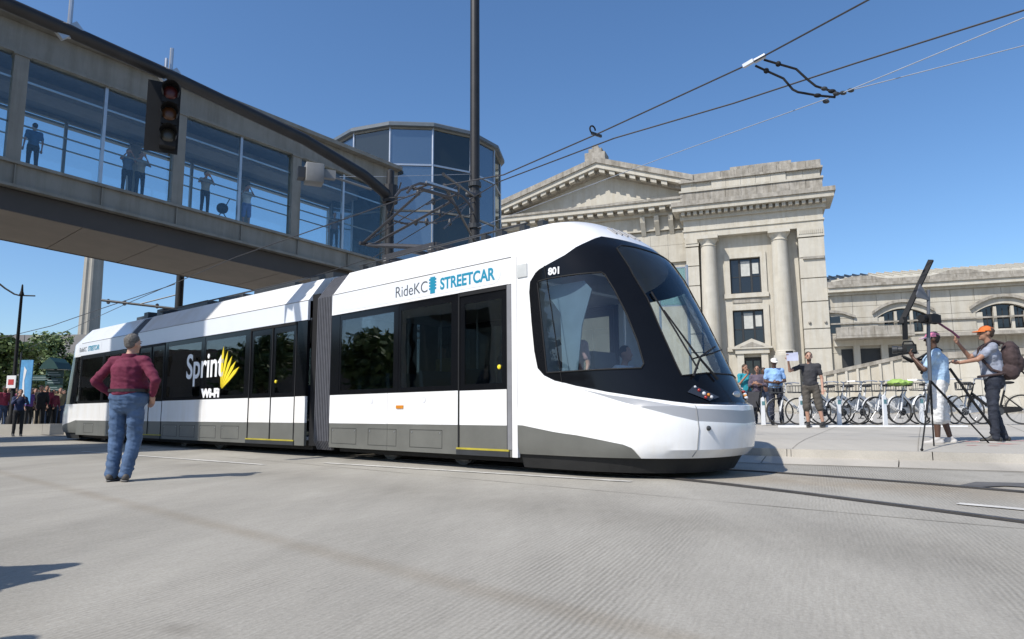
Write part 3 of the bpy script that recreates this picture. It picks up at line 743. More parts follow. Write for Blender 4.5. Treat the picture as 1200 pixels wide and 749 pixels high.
# prints of the middle section (carrier advert)
def on_mid(name, body, s0, s1, z, size, m, bold=0.0, z1=None):
    p = Vector(TB((-s0, -.005 if z > 2.5 else .004, z)))
    return text(name, body, size, m, tram, p, (pi / 2, 0, ROT_B), .002, width=(s0 - s1), bold=bold)
on_mid("window_lettering", "Sprint", 5.50, 3.72, 1.62, .80, PRINTW, .012)
on_mid("window_lettering", "Wi-Fi", 4.66, 3.80, 1.17, .25, PRINTW, .018)
tip = Vector((3.80, 1.30))
ends = [(3.74, 2.26), (3.54, 2.15), (3.35, 2.03), (3.18, 1.91), (3.03, 1.78)]
for i, e in enumerate(ends):
    e = Vector(e); d = e - tip; n = Vector((-d.y, d.x)).normalized(); L = d.length
    if n.x < 0: n = -n
    w = .066
    lf = [tip + d * .08, tip + d * .45 + n * w * .75, tip + d * .75 + n * w * .9, e, tip + d * .80 - n * w * .55, tip + d * .5 - n * w * .5]
    b = MB(); b.prism([(-p.x, p.y) for p in lf], .002, .012, 'y', T=TB); b.build("emblem_feather", PRINTY, tram)
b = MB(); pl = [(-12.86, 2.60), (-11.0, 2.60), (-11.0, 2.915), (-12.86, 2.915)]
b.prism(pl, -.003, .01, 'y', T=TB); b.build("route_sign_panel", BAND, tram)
on_mid("sign_lettering", "RideKC", 12.78, 12.2, 2.67, .2, INK); on_mid("sign_lettering", "STREETCAR", 12.05, 11.15, 2.67, .2, TEAL, .006)
# roof gear
def rbox(T, x0, x1, y0, y1, z0, z1, nm="roof_equipment", m=None): b = MB(); b.box(x0, x1, y0, y1, z0, z1, T=T); return b.build(nm, m or DARK, tram)
for x0, x1, z1 in ((-7.9, -6.2, 3.66), (-5.6, -4.4, 3.62), (-3.9, -2.2, 3.62), (-1.6, -.8, 3.64)): rbox(TB, x0, x1, .75, 1.95, 3.46, z1)
rbox(TB, -10.6, -9.5, .75, 1.95, 3.46, 3.62); rbox(TB, -8.45, -8.1, .45, 2.2, 3.40, 3.60); rbox(TB, -9.3, -9.02, .45, 2.2, 3.40, 3.60)
for x in (-4.3, -3.9, -1.1, -.75, -.30, .05): rbox(IDT, x, x + .10, .40, .52, 3.38, 3.50, "roof_bracket")
b = MB(); b.tube([(-4.4, .46, 3.53), (-.2, .46, 3.53)], .018, 6); b.tube([TB((-8.2, .44, 3.52)), TB((-.7, .44, 3.52))], .018, 6); b.build("roof_cable", DARK, tram)
# pantograph
pg = MB(); pz = 3.72
for yy in (.85, 1.80): pg.bar((-4.2, yy, pz), (-2.7, yy, pz), .07, .07)
for xx in (-4.2, -3.4, -2.7): pg.bar((xx, .85, pz), (xx, 1.80, pz), .07, .07)
for xx in (-4.1, -2.8):
    for yy in (.85, 1.80): pg.lathe([(.05, -.22), (.08, -.18), (.05, -.14), (.08, -.1), (.05, -.03)], 8, (xx, yy, pz))
pan = pg.build("pantograph", mat("pantograph_grey", (.035, .035, .04), .5), tram)
PM = MATS["pantograph_grey"]; kx, kz = -5.35, 4.25
q = MB(); q.tube([(-3.1, 1.325, pz + .08), (kx, 1.325, kz)], [.055, .045], 8); q.tube([(-2.9, 1.15, pz + .02), (kx + .1, 1.2, kz - .05)], .02, 6); q.build("lower_arm", PM, pan)
q = MB()
for s in (-1, 1): q.tube([(kx, 1.325 + .12 * s, kz + .03), (-3.25, 1.325 + .38 * s, 4.80)], [.03, .024], 6)
q.tube([(kx, 1.1, kz), (kx, 1.55, kz)], .04, 6); q.tube([(-4.3, 1.15, 4.52), (-4.3, 1.5, 4.52)], .02, 6); q.tube([(kx, 1.325, kz + .1), (-3.3, 1.325, 4.78)], .012, 5); q.build("upper_arm", PM, pan)
q = MB()
for dx in (-.17, .17):
    q.tube([(-3.25 + dx, .52, 4.66), (-3.25 + dx, .62, 4.80), (-3.25 + dx, .80, 4.90), (-3.25 + dx, 1.05, 4.94), (-3.25 + dx, 1.6, 4.94), (-3.25 + dx, 1.85, 4.90), (-3.25 + dx, 2.03, 4.80), (-3.25 + dx, 2.13, 4.66)], .026, 6)
for yy in (.95, 1.7): q.tube([(-3.44, yy, 4.9), (-3.06, yy, 4.9)], .02, 6)
q.tube([(-3.25, .95, 4.88), (-3.25, 1.7, 4.88)], .028, 6); q.build("collector_head", PM, pan)
for dx in (-.17, .17):
    q = MB(); q.box(-3.275 + dx, -3.225 + dx, .95, 1.70, 4.945, 4.985); q.build("carbon_strip", STEEL, pan)
# ================================================================ the elevated walkway
BQ = Vector((-11.5, 26.0, 0)); BA = radians(90 - 42.2); SL = -.065
bridge = empty("pedestrian_bridge", BQ, BA, "glazed elevated walkway with grey steel beams crossing above the street", "bridge")
def TBr(p): return (p[0], p[1], p[2] + SL * p[0])
def TBw(x, y, z):
    c, s = cos(BA), sin(BA); return Vector((BQ.x + x * c - y * s, BQ.y + x * s + y * c, z + SL * x))
BX0, BX1, BW = -17.0, 8.8, 5.0
def bb(name, x0, x1, y0, y1, z0, z1, m, parent=bridge):
    b = MB(); b.box(x0, x1, y0, y1, z0, z1, T=TBr); return b.build(name, m, parent)
for y, s in ((0, 1), (BW, -1)):
    g = MB()
    ya, yb = (y, y + .16) if s > 0 else (y - .16, y)
    g.box(BX0, BX1, ya, yb, 7.68, 8.36, T=TBr)
    e0, e1 = (y - .14, y + .16) if s > 0 else (y - .16, y + .14)
    g.box(BX0, BX1, e0, e1, 8.362, 8.46, T=TBr); g.box(BX0, BX1, e0, e1, 7.58, 7.678, T=TBr)
    x = BX0 + .3
    gd = g.build("floor_girder", BRIDGEM, bridge)
    while x < BX1:
        b = MB(); (b.box(x - .02, x + .02, y - .07, y - .002, 7.69, 8.35, T=TBr) if s > 0 else b.box(x - .02, x + .02, y + .002, y + .07, 7.69, 8.35, T=TBr)); b.build("stiffener", BRIDGEM, gd); x += 2.52
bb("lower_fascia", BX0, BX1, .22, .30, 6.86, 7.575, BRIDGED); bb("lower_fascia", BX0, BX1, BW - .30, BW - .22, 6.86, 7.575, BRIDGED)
x = BX0
while x < BX1 - .1:
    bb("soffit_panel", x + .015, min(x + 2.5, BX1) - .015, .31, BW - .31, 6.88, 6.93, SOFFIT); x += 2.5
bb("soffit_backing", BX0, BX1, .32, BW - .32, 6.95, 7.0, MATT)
bb("walkway_floor", BX0, BX1, .17, BW - .17, 8.36, 8.46, mat("walkway_floor", (.2, .19, .18), .7))
bb("ceiling", BX0, BX1, .2, BW - .2, 12.30, 12.36, mat("walkway_ceiling", (.13, .14, .16), .7))
for y0, y1, yf in ((0.02, .2, -.06), (BW - .2, BW - .02, BW + .04)):
    g = MB(); g.box(BX0, BX1, y0, y1, 12.16, 13.12, T=TBr); g.build("roof_beam", BRIDGEM, bridge)
    bb("roof_beam_flange", BX0, BX1, yf, yf + .02 + .22, 12.06, 12.157, BRIDGEM)
b = MB(); b.box(BX0, BX1, -.35, BW + .35, 13.13, 13.30, T=TBr); b.build("roof", BRIDGEM, bridge)
b = MB(); b.prism([(-.3, 13.302), (BW + .3, 13.302), (BW - .8, 13.75), (.8, 13.75)], BX0, BX1, 'x', T=TBr); b.build("roof_deck", mat("roof_membrane", (.3, .3, .3), .7), bridge)
posts = [-16.75, -11.75, -6.7, -1.6, 3.3, 8.2]
for y, nm in ((.0, 0), (BW - .34, 1)):
    for x in posts:
        b = MB(); b.box(x - .20, x + .20, y + .005 - (.05 if not nm else 0), y + .34, 8.46, 12.06, T=TBr); b.box(x - .24, x + .24, y - .09 if not nm else y, y + .36, 12.0, 12.058 if False else 12.05, T=TBr); b.build("post", BRIDGEM, bridge)
    ya = y + .1 if not nm else y + .16
    for x0, x1 in zip(posts, posts[1:]):
        xm = (x0 + x1) / 2
        b = MB(); b.box(xm - .05, xm + .05, ya - .03, ya + .12, 8.46, 12.15, T=TBr); b.build("mullion", STEEL if not nm else BRIDGEM, bridge)
        for a, c in ((x0 + .2, xm - .05), (xm + .05, x1 - .2)):
            if a > 8.3: continue
            bb("glass_pane", a, c, ya + .03, ya + .05, 8.47, 12.14, BRGLASS)
        for z, h in (((9.75, .05), (11.25, .06)) if not nm else ((11.0, .06),)):
            b = MB(); b.box(x0 + .2, x1 - .2, ya + .062, ya + .10, z, z + h, T=TBr); b.build("transom", BRIDGEM if z < 10 else STEEL, bridge)
        b = MB(); yy = y + .55 if not nm else y - .3
        if nm: b.tube([TBr((x0, yy, 9.42)), TBr((x1, yy, 9.42))], .022, 6); b.build("handrail", STEEL, bridge)
# ceiling lights channel and duct of the walkway
bb("ceiling_duct", BX0, BX1, 2.0, 3.0, 11.85, 12.29, mat("duct_grey", (.18, .18, .19), .6))

# ================================================================ the glass stair tower
TC = Vector((-5.35, 37.2, 0)); TR_ = 4.75; NS = 14
tower = empty("glass_tower", TC, radians(5), "round blue glazed stair tower at the far end of the walkway", "tower")
def tp(k, r, z): a = 2 * pi * k / NS; return (r * cos(a), r * sin(a), z)
b = MB(); b.lathe([(.9, 0), (.9, 14.0)], 10); b.box(-1.6, 1.6, -.4, 1.6, .5, 13.4); b.build("lift_core", mat("core_grey", (.16, .16, .16), .8), tower)
for z in (4.2, 8.0, 12.0):
    b = MB(); b.lathe([(TR_ - .15, z), (TR_ - .15, z + .25)], NS); b.build("floor_plate", mat("floor_plate", (.24, .23, .22), .8), tower)
ZT = 14.9
b = MB(); b.lathe([(TR_ + .25, ZT), (TR_ + .25, ZT + .16), (TR_ + .1, ZT + .26), (.3, ZT + .8)], NS); b.build("roof", mat("tower_roof", (.10, .12, .14), .5), tower)
levels = [.5, 4.3, 8.1, 10.6, 12.95, ZT - .05]
for k in range(NS):
    p = tp(k, TR_, 0); b = MB(); b.tube([(p[0], p[1], .3), (p[0], p[1], ZT)], .055, 6); b.build("mullion", STEEL, tower)
    for i, z in enumerate(levels):
        b = MB(); b.bar(tp(k, TR_, z), tp(k + 1, TR_, z), .09, .09); b.build("transom", STEEL if z in (12.95,) else BRIDGEM, tower)
    if sin(2 * pi * (k + .5) / NS) > .75: pass
    for z0, z1 in zip(levels, levels[1:]):
        a, c, d, e = tp(k, TR_ - .02, z0 + .05), tp(k + 1, TR_ - .02, z0 + .05), tp(k + 1, TR_ - .02, z1 - .05), tp(k, TR_ - .02, z1 - .05)
        f = .012 / TR_
        ins = [Vector((q[0] * (1 - f), q[1] * (1 - f), q[2])) for q in (a, c, d, e)]
        b = MB(); b.hexa([a, c, ins[1], ins[0], e, d, ins[2], ins[3]])
        b.build("glass_pane", TWGLASS2 if (k % 2 == 1) else TWGLASS, tower)
# stair flights inside
for i in range(6):
    a0, a1 = i * 1.9, i * 1.9 + 1.6; z0 = .5 + i * 2.0
    b = MB(); b.bar((3 * cos(a0), 3 * sin(a0), z0), (3 * cos(a1), 3 * sin(a1), z0 + 2.0), 1.2, .2); b.build("stair_flight", mat("floor_plate", (0, 0, 0)), tower)

# ================================================================ the railway station, main block
SP = Vector((26.496, 66.0, 0)); SA = radians(-20.14)
station = empty("railway_station", SP, SA, "pale limestone neoclassical station with pediment and two tall columns", "building")
def Sw(x, y, z):
    c, s = cos(SA), sin(SA); return Vector((SP.x + x * c - y * s, SP.y + x * s + y * c, z))
def sb(name, x0, x1, y0, y1, z0, z1, m=STONE, parent=station, bevel=0):
    b = MB(); b.box(x0, x1, y0, y1, z0, z1); return b.build(name, m, parent, bevel=bevel)
def block_row(x0, x1, y0, y1, z0, z1, n, m, parent, jit=.02, g=.012):
    for i in range(n):
        a, c = lerp(x0, x1, i / n), lerp(x0, x1, (i + 1) / n); j = random.uniform(-jit, jit)
        sb("stone_block", a + g, c - g, y0 + j, y1, z0 + g, z1 - g, m, parent)
# pavilion: core
DEP = 3.5
sb("wall", -8.6, 3.9, 1.7, DEP, .3, 18.4)
# recessed bay wall between the columns, with window openings cut out
WN = [(-4.80, -1.86, 12.40, 16.05), (-4.74, -1.82, 6.98, 10.70)]
bay = empty("bay_wall"); bay.parent = station
y0, y1 = .95, 1.69
def bw(a, c, d, e): b = MB(); b.box(a, c, y0, y1, d, e); b.build("stone_panel", STONE3, bay)
xs0, xs1 = -8.0, 1.7
bw(xs0, -4.80, 11.3, 18.4); bw(-1.86, xs1, 11.3, 18.4); bw(-4.797, -1.863, 16.05, 18.4); bw(-4.797, -1.863, 11.3, 12.40)
bw(xs0, -4.74, 6.98, 11.297); bw(-1.82, xs1, 6.98, 11.297); bw(-4.737, -1.823, 10.70, 11.297)
bw(xs0, -3.85, .3, 6.977); bw(-2.25, xs1, .3, 6.977); bw(-3.847, -2.253, 5.95, 6.977)
for a, c, d, e in WN:
    fr = MB(); w = .13
    for q in ((a, a + w, d, e), (c - w, c, d, e), (a + w, c - w, d, d + w), (a + w, c - w, e - w, e)): fr.box(q[0], q[1], 1.2, 1.35, q[2], q[3])
    for f in (.31, .69): fr.box(lerp(a, c, f) - .09, lerp(a, c, f) + .09, 1.2, 1.35, d + w, e - w)
    win = fr.build("window", WINF, station)
    b = MB(); b.box(a + .13, c - .13, 1.22, 1.34, lerp(d, e, .47), lerp(d, e, .47) + .08); b.build("window_rail", WINF, win)
    for f0, f1 in ((0, .31), (.31, .69), (.69, 1)):
        b = MB(); b.box(lerp(a, c, f0) + .1, lerp(a, c, f1) - .1, 1.27, 1.285, d + .14, e - .14); b.build("pane", BGLASS, win)
    b = MB(); mid = .31, .69
    b.box(lerp(a, c, .31) + .14, lerp(a, c, .69) - .12, 1.252, 1.262, lerp(d, e, .50), e - .3); b.build("window_blind", BSHADE, win)
    b = MB(); b.box(lerp(a, c, .69) + .12, c - .2, 1.252, 1.262, lerp(d, e, .55), e - .5); b.build("window_blind", BSHADE, win)
    # raised stone surround
    su = MB()
    for q in ((a - .55, a - .004, d - .004, e + .5), (c + .004, c + .55, d - .004, e + .5), (a - .004, c + .004, e + .004, e + .5)): su.box(q[0], q[1], .80, .947, q[2], q[3])
    su.build("window_surround", STONE3, station)
    sb("window_sill", a - .65, c + .65, .70, .947, d - .45, d - .01, STONE3)
sb("spandrel_panel", -4.7, -1.9, .86, .947, 11.45, 11.85, STONE2)
# door with its little pediment
dr = MB(); dr.box(-3.85, -2.25, 1.3, 1.4, .3, 5.95); d = dr.build("door", mat("door_bronze", (.025, .022, .02), .5), station)
b = MB(); b.box(-3.7, -3.12, 1.27, 1.285, .8, 5.6); b.box(-2.98, -2.4, 1.27, 1.285, .8, 5.6); b.build("door_glass", BGLASS, d)
sb("door_jamb", -4.5, -3.86, .35, .945, .3, 6.25, STONE3); sb("door_jamb", -2.24, -1.6, .35, .945, .3, 6.25, STONE3)
sb("door_lintel", -4.65, -1.45, .20, .945, 6.254, 6.72, STONE3)
b = MB(); b.prism([(-4.95, 6.724), (-1.15, 6.724), (-1.15, 6.86), (-3.05, 7.72), (-4.95, 6.86)], .05, .945, 'y'); b.build("door_pediment", STONE3, station)
b = MB(); b.prism([(-4.2, 6.90), (-1.9, 6.90), (-3.05, 7.38)], .02, .05 - .003, 'y'); b.build("door_pediment_panel", STONE2, station)
sb("door_steps", -5.2, -.9, -1.2, .3, .3, .95, STONE2)
# the two columns: base, shaft with entasis, capital
for cx in (-6.78, .0):
    b = MB(); b.lathe([(.99, 5.9), (.99, 6.15), (.93, 6.2), (.93, 6.34), (.85, 6.42)], 28, (cx, .1, 0)); c = b.build("column", STONE3, station, smooth=True, angle=40)
    sb("column_plinth", cx - 1.1, cx + 1.1, -1.0, 1.2, .3, 5.9, STONE)
    b = MB(); b.lathe([(.84, 6.42), (.85, 8.5), (.83, 11), (.79, 14), (.72, 17.3)], 28, (cx, .1, 0)); b.build("shaft", STONE3, c, smooth=True, angle=40)
    b = MB(); b.lathe([(.72, 17.3), (.80, 17.36), (.74, 17.44), (.74, 17.62), (.94, 17.9), (.98, 17.98)], 28, (cx, .1, 0)); b.box(cx - 1.02, cx + 1.02, -.92, 1.12, 17.985, 18.35); b.build("capital", STONE3, c, smooth=True, angle=40)
# pilasters in rusticated courses
courses = [.3, 3.6, 6.45, 8.35, 11.0, 13.3, 15.35, 17.35]
for x0, x1 in ((1.75, 4.05), (-9.0, -7.75)):
    p = empty("pilaster"); p.parent = station
    for z0, z1 in zip(courses, courses[1:]):
        n = 1
        sb("stone_block", x0, x1, -.05, 1.68, z0 + .10, z1, STONE3, p)
        sb("stone_joint", x0 + .05, x1 - .05, .06, 1.66, z0 + .004, z0 + .096, STONE2, p)
    sb("pilaster_capital", x0 - .06, x1 + .06, -.12, 1.68, 17.46, 18.38, STONE3, p)
    for i in range(12):
        xx = lerp(x0 + .05, x1 - .05, (i + .5) / 12); sb("carved_bead", xx - .05, xx + .05, -.19, -.12, 17.75, 18.15, STONE3, p)
sb("ledge", 2.05, 3.95, -.25, -.052, 15.22, 15.45, STONE2)
for xx in (2.3, 3.7): b = MB(); b.ball((xx, -.12, 9.0), .14, 10, 6); b.build("wall_boss", STONE2, station)
# side faces of the pavilion (return walls seen edge on)
sb("return_wall", 3.905, 4.0, 1.7, DEP, .3, 18.39, STONE)
# entablature, cornice, attic
ent = empty("entablature"); ent.parent = station
block_row(-9.15, 4.1, .0, DEP, 18.402, 19.05, 6, STONE3, ent, .0, .002)
sb("fillet", -9.25, 4.2, -.12, DEP, 19.052, 19.22, STONE3, ent)
block_row(-9.15, 4.1, -.02, DEP, 19.222, 20.25, 8, STONE3, ent, .004, .004)
sb("bed_moulding", -9.45, 4.4, -.3, DEP, 20.252, 20.62, STONE, ent)
for i in range(23):
    xx = -9.25 + i * .605; sb("dentil", xx, xx + .34, -.86, -.302, 20.624, 21.0, STONE, ent)
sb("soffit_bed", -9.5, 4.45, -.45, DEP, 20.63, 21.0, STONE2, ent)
sb("cornice", -10.1, 5.1, -1.15, DEP, 21.004, 21.5, STONE, ent)
sb("cornice_crown", -10.2, 5.25, -1.32, DEP, 21.504, 21.95, STONE2, ent)
att = empty("attic"); att.parent = station
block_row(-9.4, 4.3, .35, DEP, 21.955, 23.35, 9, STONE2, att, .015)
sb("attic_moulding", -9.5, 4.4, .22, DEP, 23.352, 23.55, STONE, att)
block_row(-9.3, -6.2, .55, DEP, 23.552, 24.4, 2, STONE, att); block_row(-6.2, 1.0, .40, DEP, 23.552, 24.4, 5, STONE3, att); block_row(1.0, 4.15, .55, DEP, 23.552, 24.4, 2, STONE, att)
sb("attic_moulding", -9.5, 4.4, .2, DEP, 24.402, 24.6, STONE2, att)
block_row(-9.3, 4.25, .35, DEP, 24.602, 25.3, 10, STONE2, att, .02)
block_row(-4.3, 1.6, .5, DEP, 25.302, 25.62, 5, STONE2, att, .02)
# the pedimented centre block to the left, set a little back
PX0, PX1, PXM = -31.0, -8.0, -18.35
sb("wall", PX0, -9.2, 2.6, 20, .3, 21.6)
for z0, z1 in ((16.5, 18.4), (18.4, 20.0)):
    block_row(-28, -9.2, 2.35, 2.59, z0, z1, 10, STONE, station, .02)
# carved brackets on the frieze beside the pavilion
for i, xx in enumerate((-13.6, -12.1, -10.6)):
    b = MB(); b.prism([(2.3, 19.6), (1.4, 20.9), (1.2, 21.5), (2.3, 21.5)], xx - .25, xx + .25, 'x'); b.build("scroll_bracket", STONE3, station)
sb("frieze", PX0, -9.2, 2.0, 2.58, 20.05, 21.6, STONE)
ped = empty("pediment"); ped.parent = station
sb("bed_moulding", PX0, -9.2, 1.55, 20, 21.604, 21.95, STONE, ped)
i = 0; xx = PX0 + .3
while xx < -9.8:
    sb("modillion", xx, xx + .62, .62, 1.545, 21.955, 22.36, STONE, ped); xx += 1.12
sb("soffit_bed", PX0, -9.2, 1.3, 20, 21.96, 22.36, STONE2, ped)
sb("cornice", PX0 - .3, -9.2, .45, 20, 22.364, 22.85, STONE3, ped)
sb("cornice_crown", PX0 - .3, -9.2, .3, 20, 22.854, 23.1, STONE2, ped)
RK = .325
def rake(y0, y1, zlo, zhi, m, name, ex=0.0):
    for sgn in (-1, 1):
        xe = PX0 if sgn < 0 else PX1
        L = abs(xe - PXM)
        b = MB(); b.prism([(PXM, zhi), (PXM, zlo), (xe, zlo - RK * L), (xe, zhi - RK * L)], y0, y1, 'y'); b.build(name, m, ped)
rake(1.3, 20, 27.06, 27.46, STONE2, "raking_bed"); rake(.45, 20, 27.464, 28.0, STONE3, "raking_cornice"); rake(.25, 20, 28.004, 28.6, STONE2, "raking_crown")
for sgn in (-1, 1):
    k = 0
    while True:
        xx = PXM + sgn * (.6 + 1.12 * k); k += 1
        if xx < PX0 + 1 or xx > PX1 - 2.5: break
        zz = 27.46 - RK * abs(xx - PXM); b = MB()
        dz = RK * .31 * sgn
        b.prism([(xx - .31, zz - .42 + dz), (xx + .31, zz - .42 - dz), (xx + .31, zz - .004 - dz), (xx - .31, zz - .004 + dz)], .6, 1.296, 'y'); b.build("modillion", STONE, ped)
b = MB(); L0 = PXM - PX0; L1 = -9.2 - PXM
b.prism([(PX0, 27.06 - RK * L0), (PX0, 23.105), (-9.2, 23.105), (-9.2, 27.06 - RK * L1), (PXM, 27.06)], 2.2, 2.6, 'y'); b.build("tympanum", STONE3, ped)
b = MB(); b.box(PXM - 1.3, PXM + 1.0, .6, 2.6, 28.3, 29.3); b.box(PXM - .9, PXM + .6, .8, 2.4, 29.302, 29.8); b.prism([(PXM - .6, 29.804), (PXM + .3, 29.804), (PXM + .1, 30.3), (PXM - .4, 30.3)], 1, 2.2, 'y'); b.build("apex_block", STONE2, ped)
# main hall roof behind
b = MB(); b.prism([(PX0, 23.0), (-9.0, 23.0), (-9.0, 25.2), (PXM, 28.4), (PX0, 24.9)], 20.01, 34, 'y'); b.build("hall_roof", STONE2, station)

# ================================================================ the low wing to the right
wing = empty("station_wing", SP, SA, "long low limestone wing of the station with arched windows and ribbed roof", "building")
def wb(name, x0, x1, y0, y1, z0, z1, m=STONE, parent=wing): b = MB(); b.box(x0, x1, y0, y1, z0, z1); return b.build(name, m, parent)
WX1 = 34.0; WY = .3
bays = [(4.0, 5.3), (8.2, 12.2), (16.05, 20.05), (24.0, 28.0)]
# wall in stone courses around the arched openings
segs = [4.06, 8.2, 12.35, 16.05, 20.2, 24.0, 28.1, WX1]
for i in range(0, len(segs) - 1):
    a, c = segs[i], segs[i + 1]; op = i in (1, 3, 5)
    for z0, z1 in ((.3, 2.3), (2.3, 4.3), (4.3, 6.0), (6.0, 7.7), (7.7, 9.3), (9.3, 10.4), (10.4, 11.5)):
        if op and 7.6 < z0 < 9.9: continue
        n = max(1, round((c - a) / 2.1)); off = .5 if round(z0 * 10) % 2 else 0
        block_row(a, c, WY, WY + 1.2, z0, z1, n, STONE, wing, .012, .014)
wb("back_wall", 4.06, WX1, WY + 1.22, WY + 14, .3, 11.5, STONE2)
def arch_top(x, a, c, z, rise): k = (x - (a + c) / 2) / ((c - a) / 2); return z + rise * (1 - k * k)
for a, c in ((8.35, 12.2), (16.2, 20.05), (24.15, 27.95)):
    wn_ = wb("window", a + .1, c - .1, WY + .55, WY + .6, 7.72, 10.39, WINF)
    lights = ((.16, .40), (.44, .78) if False else (.42, .70), (.73, .95))
    w = c - a
    for f0, f1 in ((.10, .32), (.38, .66), (.72, .92)):
        x0, x1 = a + w * f0, a + w * f1
        b = MB(); b.prism([(x0, 7.9), (x1, 7.9), (x1, arch_top(x1, a, c, 9.35, .55)), ((x0 + x1) / 2, arch_top((x0 + x1) / 2, a, c, 9.38, .55)), (x0, arch_top(x0, a, c, 9.35, .55))], WY + .52, WY + .545, 'y'); b.build("pane", BGLASS, wn_)
        b = MB(); b.box((x0 + x1) / 2 - .04, (x0 + x1) / 2 + .04, WY + .49, WY + .518, 7.9, 9.6); b.build("glazing_bar", WINF, wn_)
    for f0, f1 in ((-.04, .10), (.32, .38), (.66, .72), (.92, 1.04)):
        wb("stone_mullion", a + w * f0, a + w * f1, WY + .12, WY + .5, 7.72, 9.3 + (.45 if .2 < f0 < .8 else 0), STONE3)
    # spandrel above the flat arch, and its hood mould
    N = 10; up = []
    for i in range(N + 1): x = lerp(a - .15, c + .15, i / N); up.append((x, arch_top(x, a - .15, c + .15, 9.28, .72)))
    b = MB(); b.prism(up + [(c + .15, 10.395), (a - .15, 10.395)], WY + .03, WY + .5, 'y'); b.build("arch_spandrel", STONE, wing)
    hood = []
    for i in range(N + 1): x = lerp(a - .6, c + .6, i / N); hood.append((x, arch_top(x, a - .6, c + .6, 9.55, 1.0)))
    b = MB(); b.prism(hood + [(x, z + .26) for x, z in reversed(hood)], WY - .28, WY + .028, 'y'); b.build("hood_mould", STONE2, wing)
    wb("window_sill", a - .2, c + .2, WY - .2, WY + .5, 7.55, 7.715, STONE3)
b = MB(); b.box(4.1, 5.0, WY - .02, WY - .001, 7.9, 9.5); b.build("pane", BGLASS, wing); b = MB(); b.prism([(4.05, 9.9), (5.2, 9.75), (6.3, 9.3), (6.3, 9.52), (5.2, 9.98), (4.05, 10.15)], WY - .28, WY - .03, 'y'); b.build("hood_mould", STONE2, wing)
wb("string_course", 4.06, WX1, WY - .18, WY - .002, 8.72, 8.86, STONE2)
wb("bed_moulding", 4.06, WX1, WY - .25, WY + 14, 11.504, 11.75, STONE)
wb("cornice", 4.06, WX1, WY - .75, WY + 14, 11.754, 12.15, STONE3); wb("cornice_crown", 4.06, WX1, WY - .9, WY + 14, 12.154, 12.42, STONE2)
block_row(4.06, WX1, WY - .3, WY + .3, 12.424, 12.85, 14, STONE2, wing, .02)
for cx in (7.0, 15.0, 23.0):
    hp = [(cx - 2.2, 12.86), (cx + 2.2, 12.86), (cx + 1.6, 13.0), (cx + .8, 13.25), (cx - .8, 13.25), (cx - 1.6, 13.0)]
    b = MB(); b.prism(hp, WY - .25, WY + .25, 'y'); b.build("parapet_cartouche", STONE2, wing)
ROOFT = mat("roof_pale_tile", (.50, .47, .40), .8, var=.12, nscale=2)
b = MB(); b.prism([(WY + .4, 12.43), (WY + 13, 12.43), (WY + 13, 15.2), (WY + 10, 15.2), (WY + .4, 13.1)], 4.06, WX1, 'x'); rf = b.build("roof", ROOFT, wing)
x = 4.4
while x < WX1:
    b = MB(); b.bar((x, WY + .5, 13.19), (x, WY + 9.9, 15.24), .12, .16); b.build("roof_rib", ROOFT, rf); x += .78
# terrace ledge and lower openings in front of the wing
tl = wb("terrace", 4.3, 10.6, -2.6, WY - .01, 7.15, 7.34, STONE2)
block_row(4.3, 10.6, -2.6, -2.3, 7.345, 8.15, 6, STONE2, tl, .01)
wb("terrace", 12.5, WX1, -1.4, WY - .01, 7.1, 7.42, STONE2)
for a, c in ((4.9, 5.9), (6.5, 8.2), (8.9, 10.1)):
    b = MB(); b.box(a, c, WY - .05, WY - .01, 4.6, 6.35); b.build("window", WINF, wing)
    wb("stone_pier", c, c + .55, -.35, WY - .02, 3.5, 6.6, STONE3)
wb("stone_lintel", 4.3, 10.7, -.35, WY - .02, 6.605, 7.14, STONE3)

# ================================================================ ramp wall in front of the wing
R0 = px_depth(968, 478, 42); R1 = px_depth(1062, 478, 39.5); R2 = px_depth(1290, 478, 33)
ramp = empty("ramp_wall", (0, 0, 0), 0, "sloping panelled limestone ramp wall behind the bicycles", "wall")
def rw(a, b_, za0, zb0, za1, zb1, m, name, th=.4, out=0.0, par=ramp):
    d = (b_ - a); d.z = 0; d.normalize(); n = Vector((d.y, -d.x, 0))
    p, q = a + n * out, b_ + n * out; r, s = q - n * (th + out), p - n * (th + out)
    bld = MB(); bld.hexa([(p.x, p.y, za0), (q.x, q.y, zb0), (r.x, r.y, zb0), (s.x, s.y, za0), (p.x, p.y, za1), (q.x, q.y, zb1), (r.x, r.y, zb1), (s.x, s.y, za1)])
    return bld.build(name, m, par)
n = 7
zt = lambda k: lerp(3.0, 3.85, k)
for i in range(n):
    a, c = R0.lerp(R1, i / n), R0.lerp(R1, (i + 1) / n)
    rw(a, c, .3, .3, zt(i / n) - .22, zt((i + 1) / n) - .22, STONE3, "wall_panel")
    rw(a, c, zt(i / n) - .215, zt((i + 1) / n) - .215, zt(i / n), zt((i + 1) / n), STONE2, "coping_stone", out=.12)
    rw(a, a.lerp(c, .22), .3, .3, zt(i / n) - .23, zt((i + .22) / n) - .23, STONE3, "wall_pier", out=.14)
n = 9
for i in range(n):
    a, c = R1.lerp(R2, i / n), R1.lerp(R2, (i + 1) / n); g = (c - a).normalized() * .01
    for z0, z1 in ((.3, 1.3), (1.31, 2.4), (2.41, 3.5)):
        rw(a + g, c - g, z0, z0, z1, z1, STONE3, "stone_block", out=random.uniform(0, .012))
    rw(a, c, 3.505, 3.505, 3.85, 3.85, STONE2, "coping_stone", out=.1)
rw(R0 + (R0 - R1) * .5, R2, .3, .3, .62, .62, STONE2, "wall_plinth", out=.25)

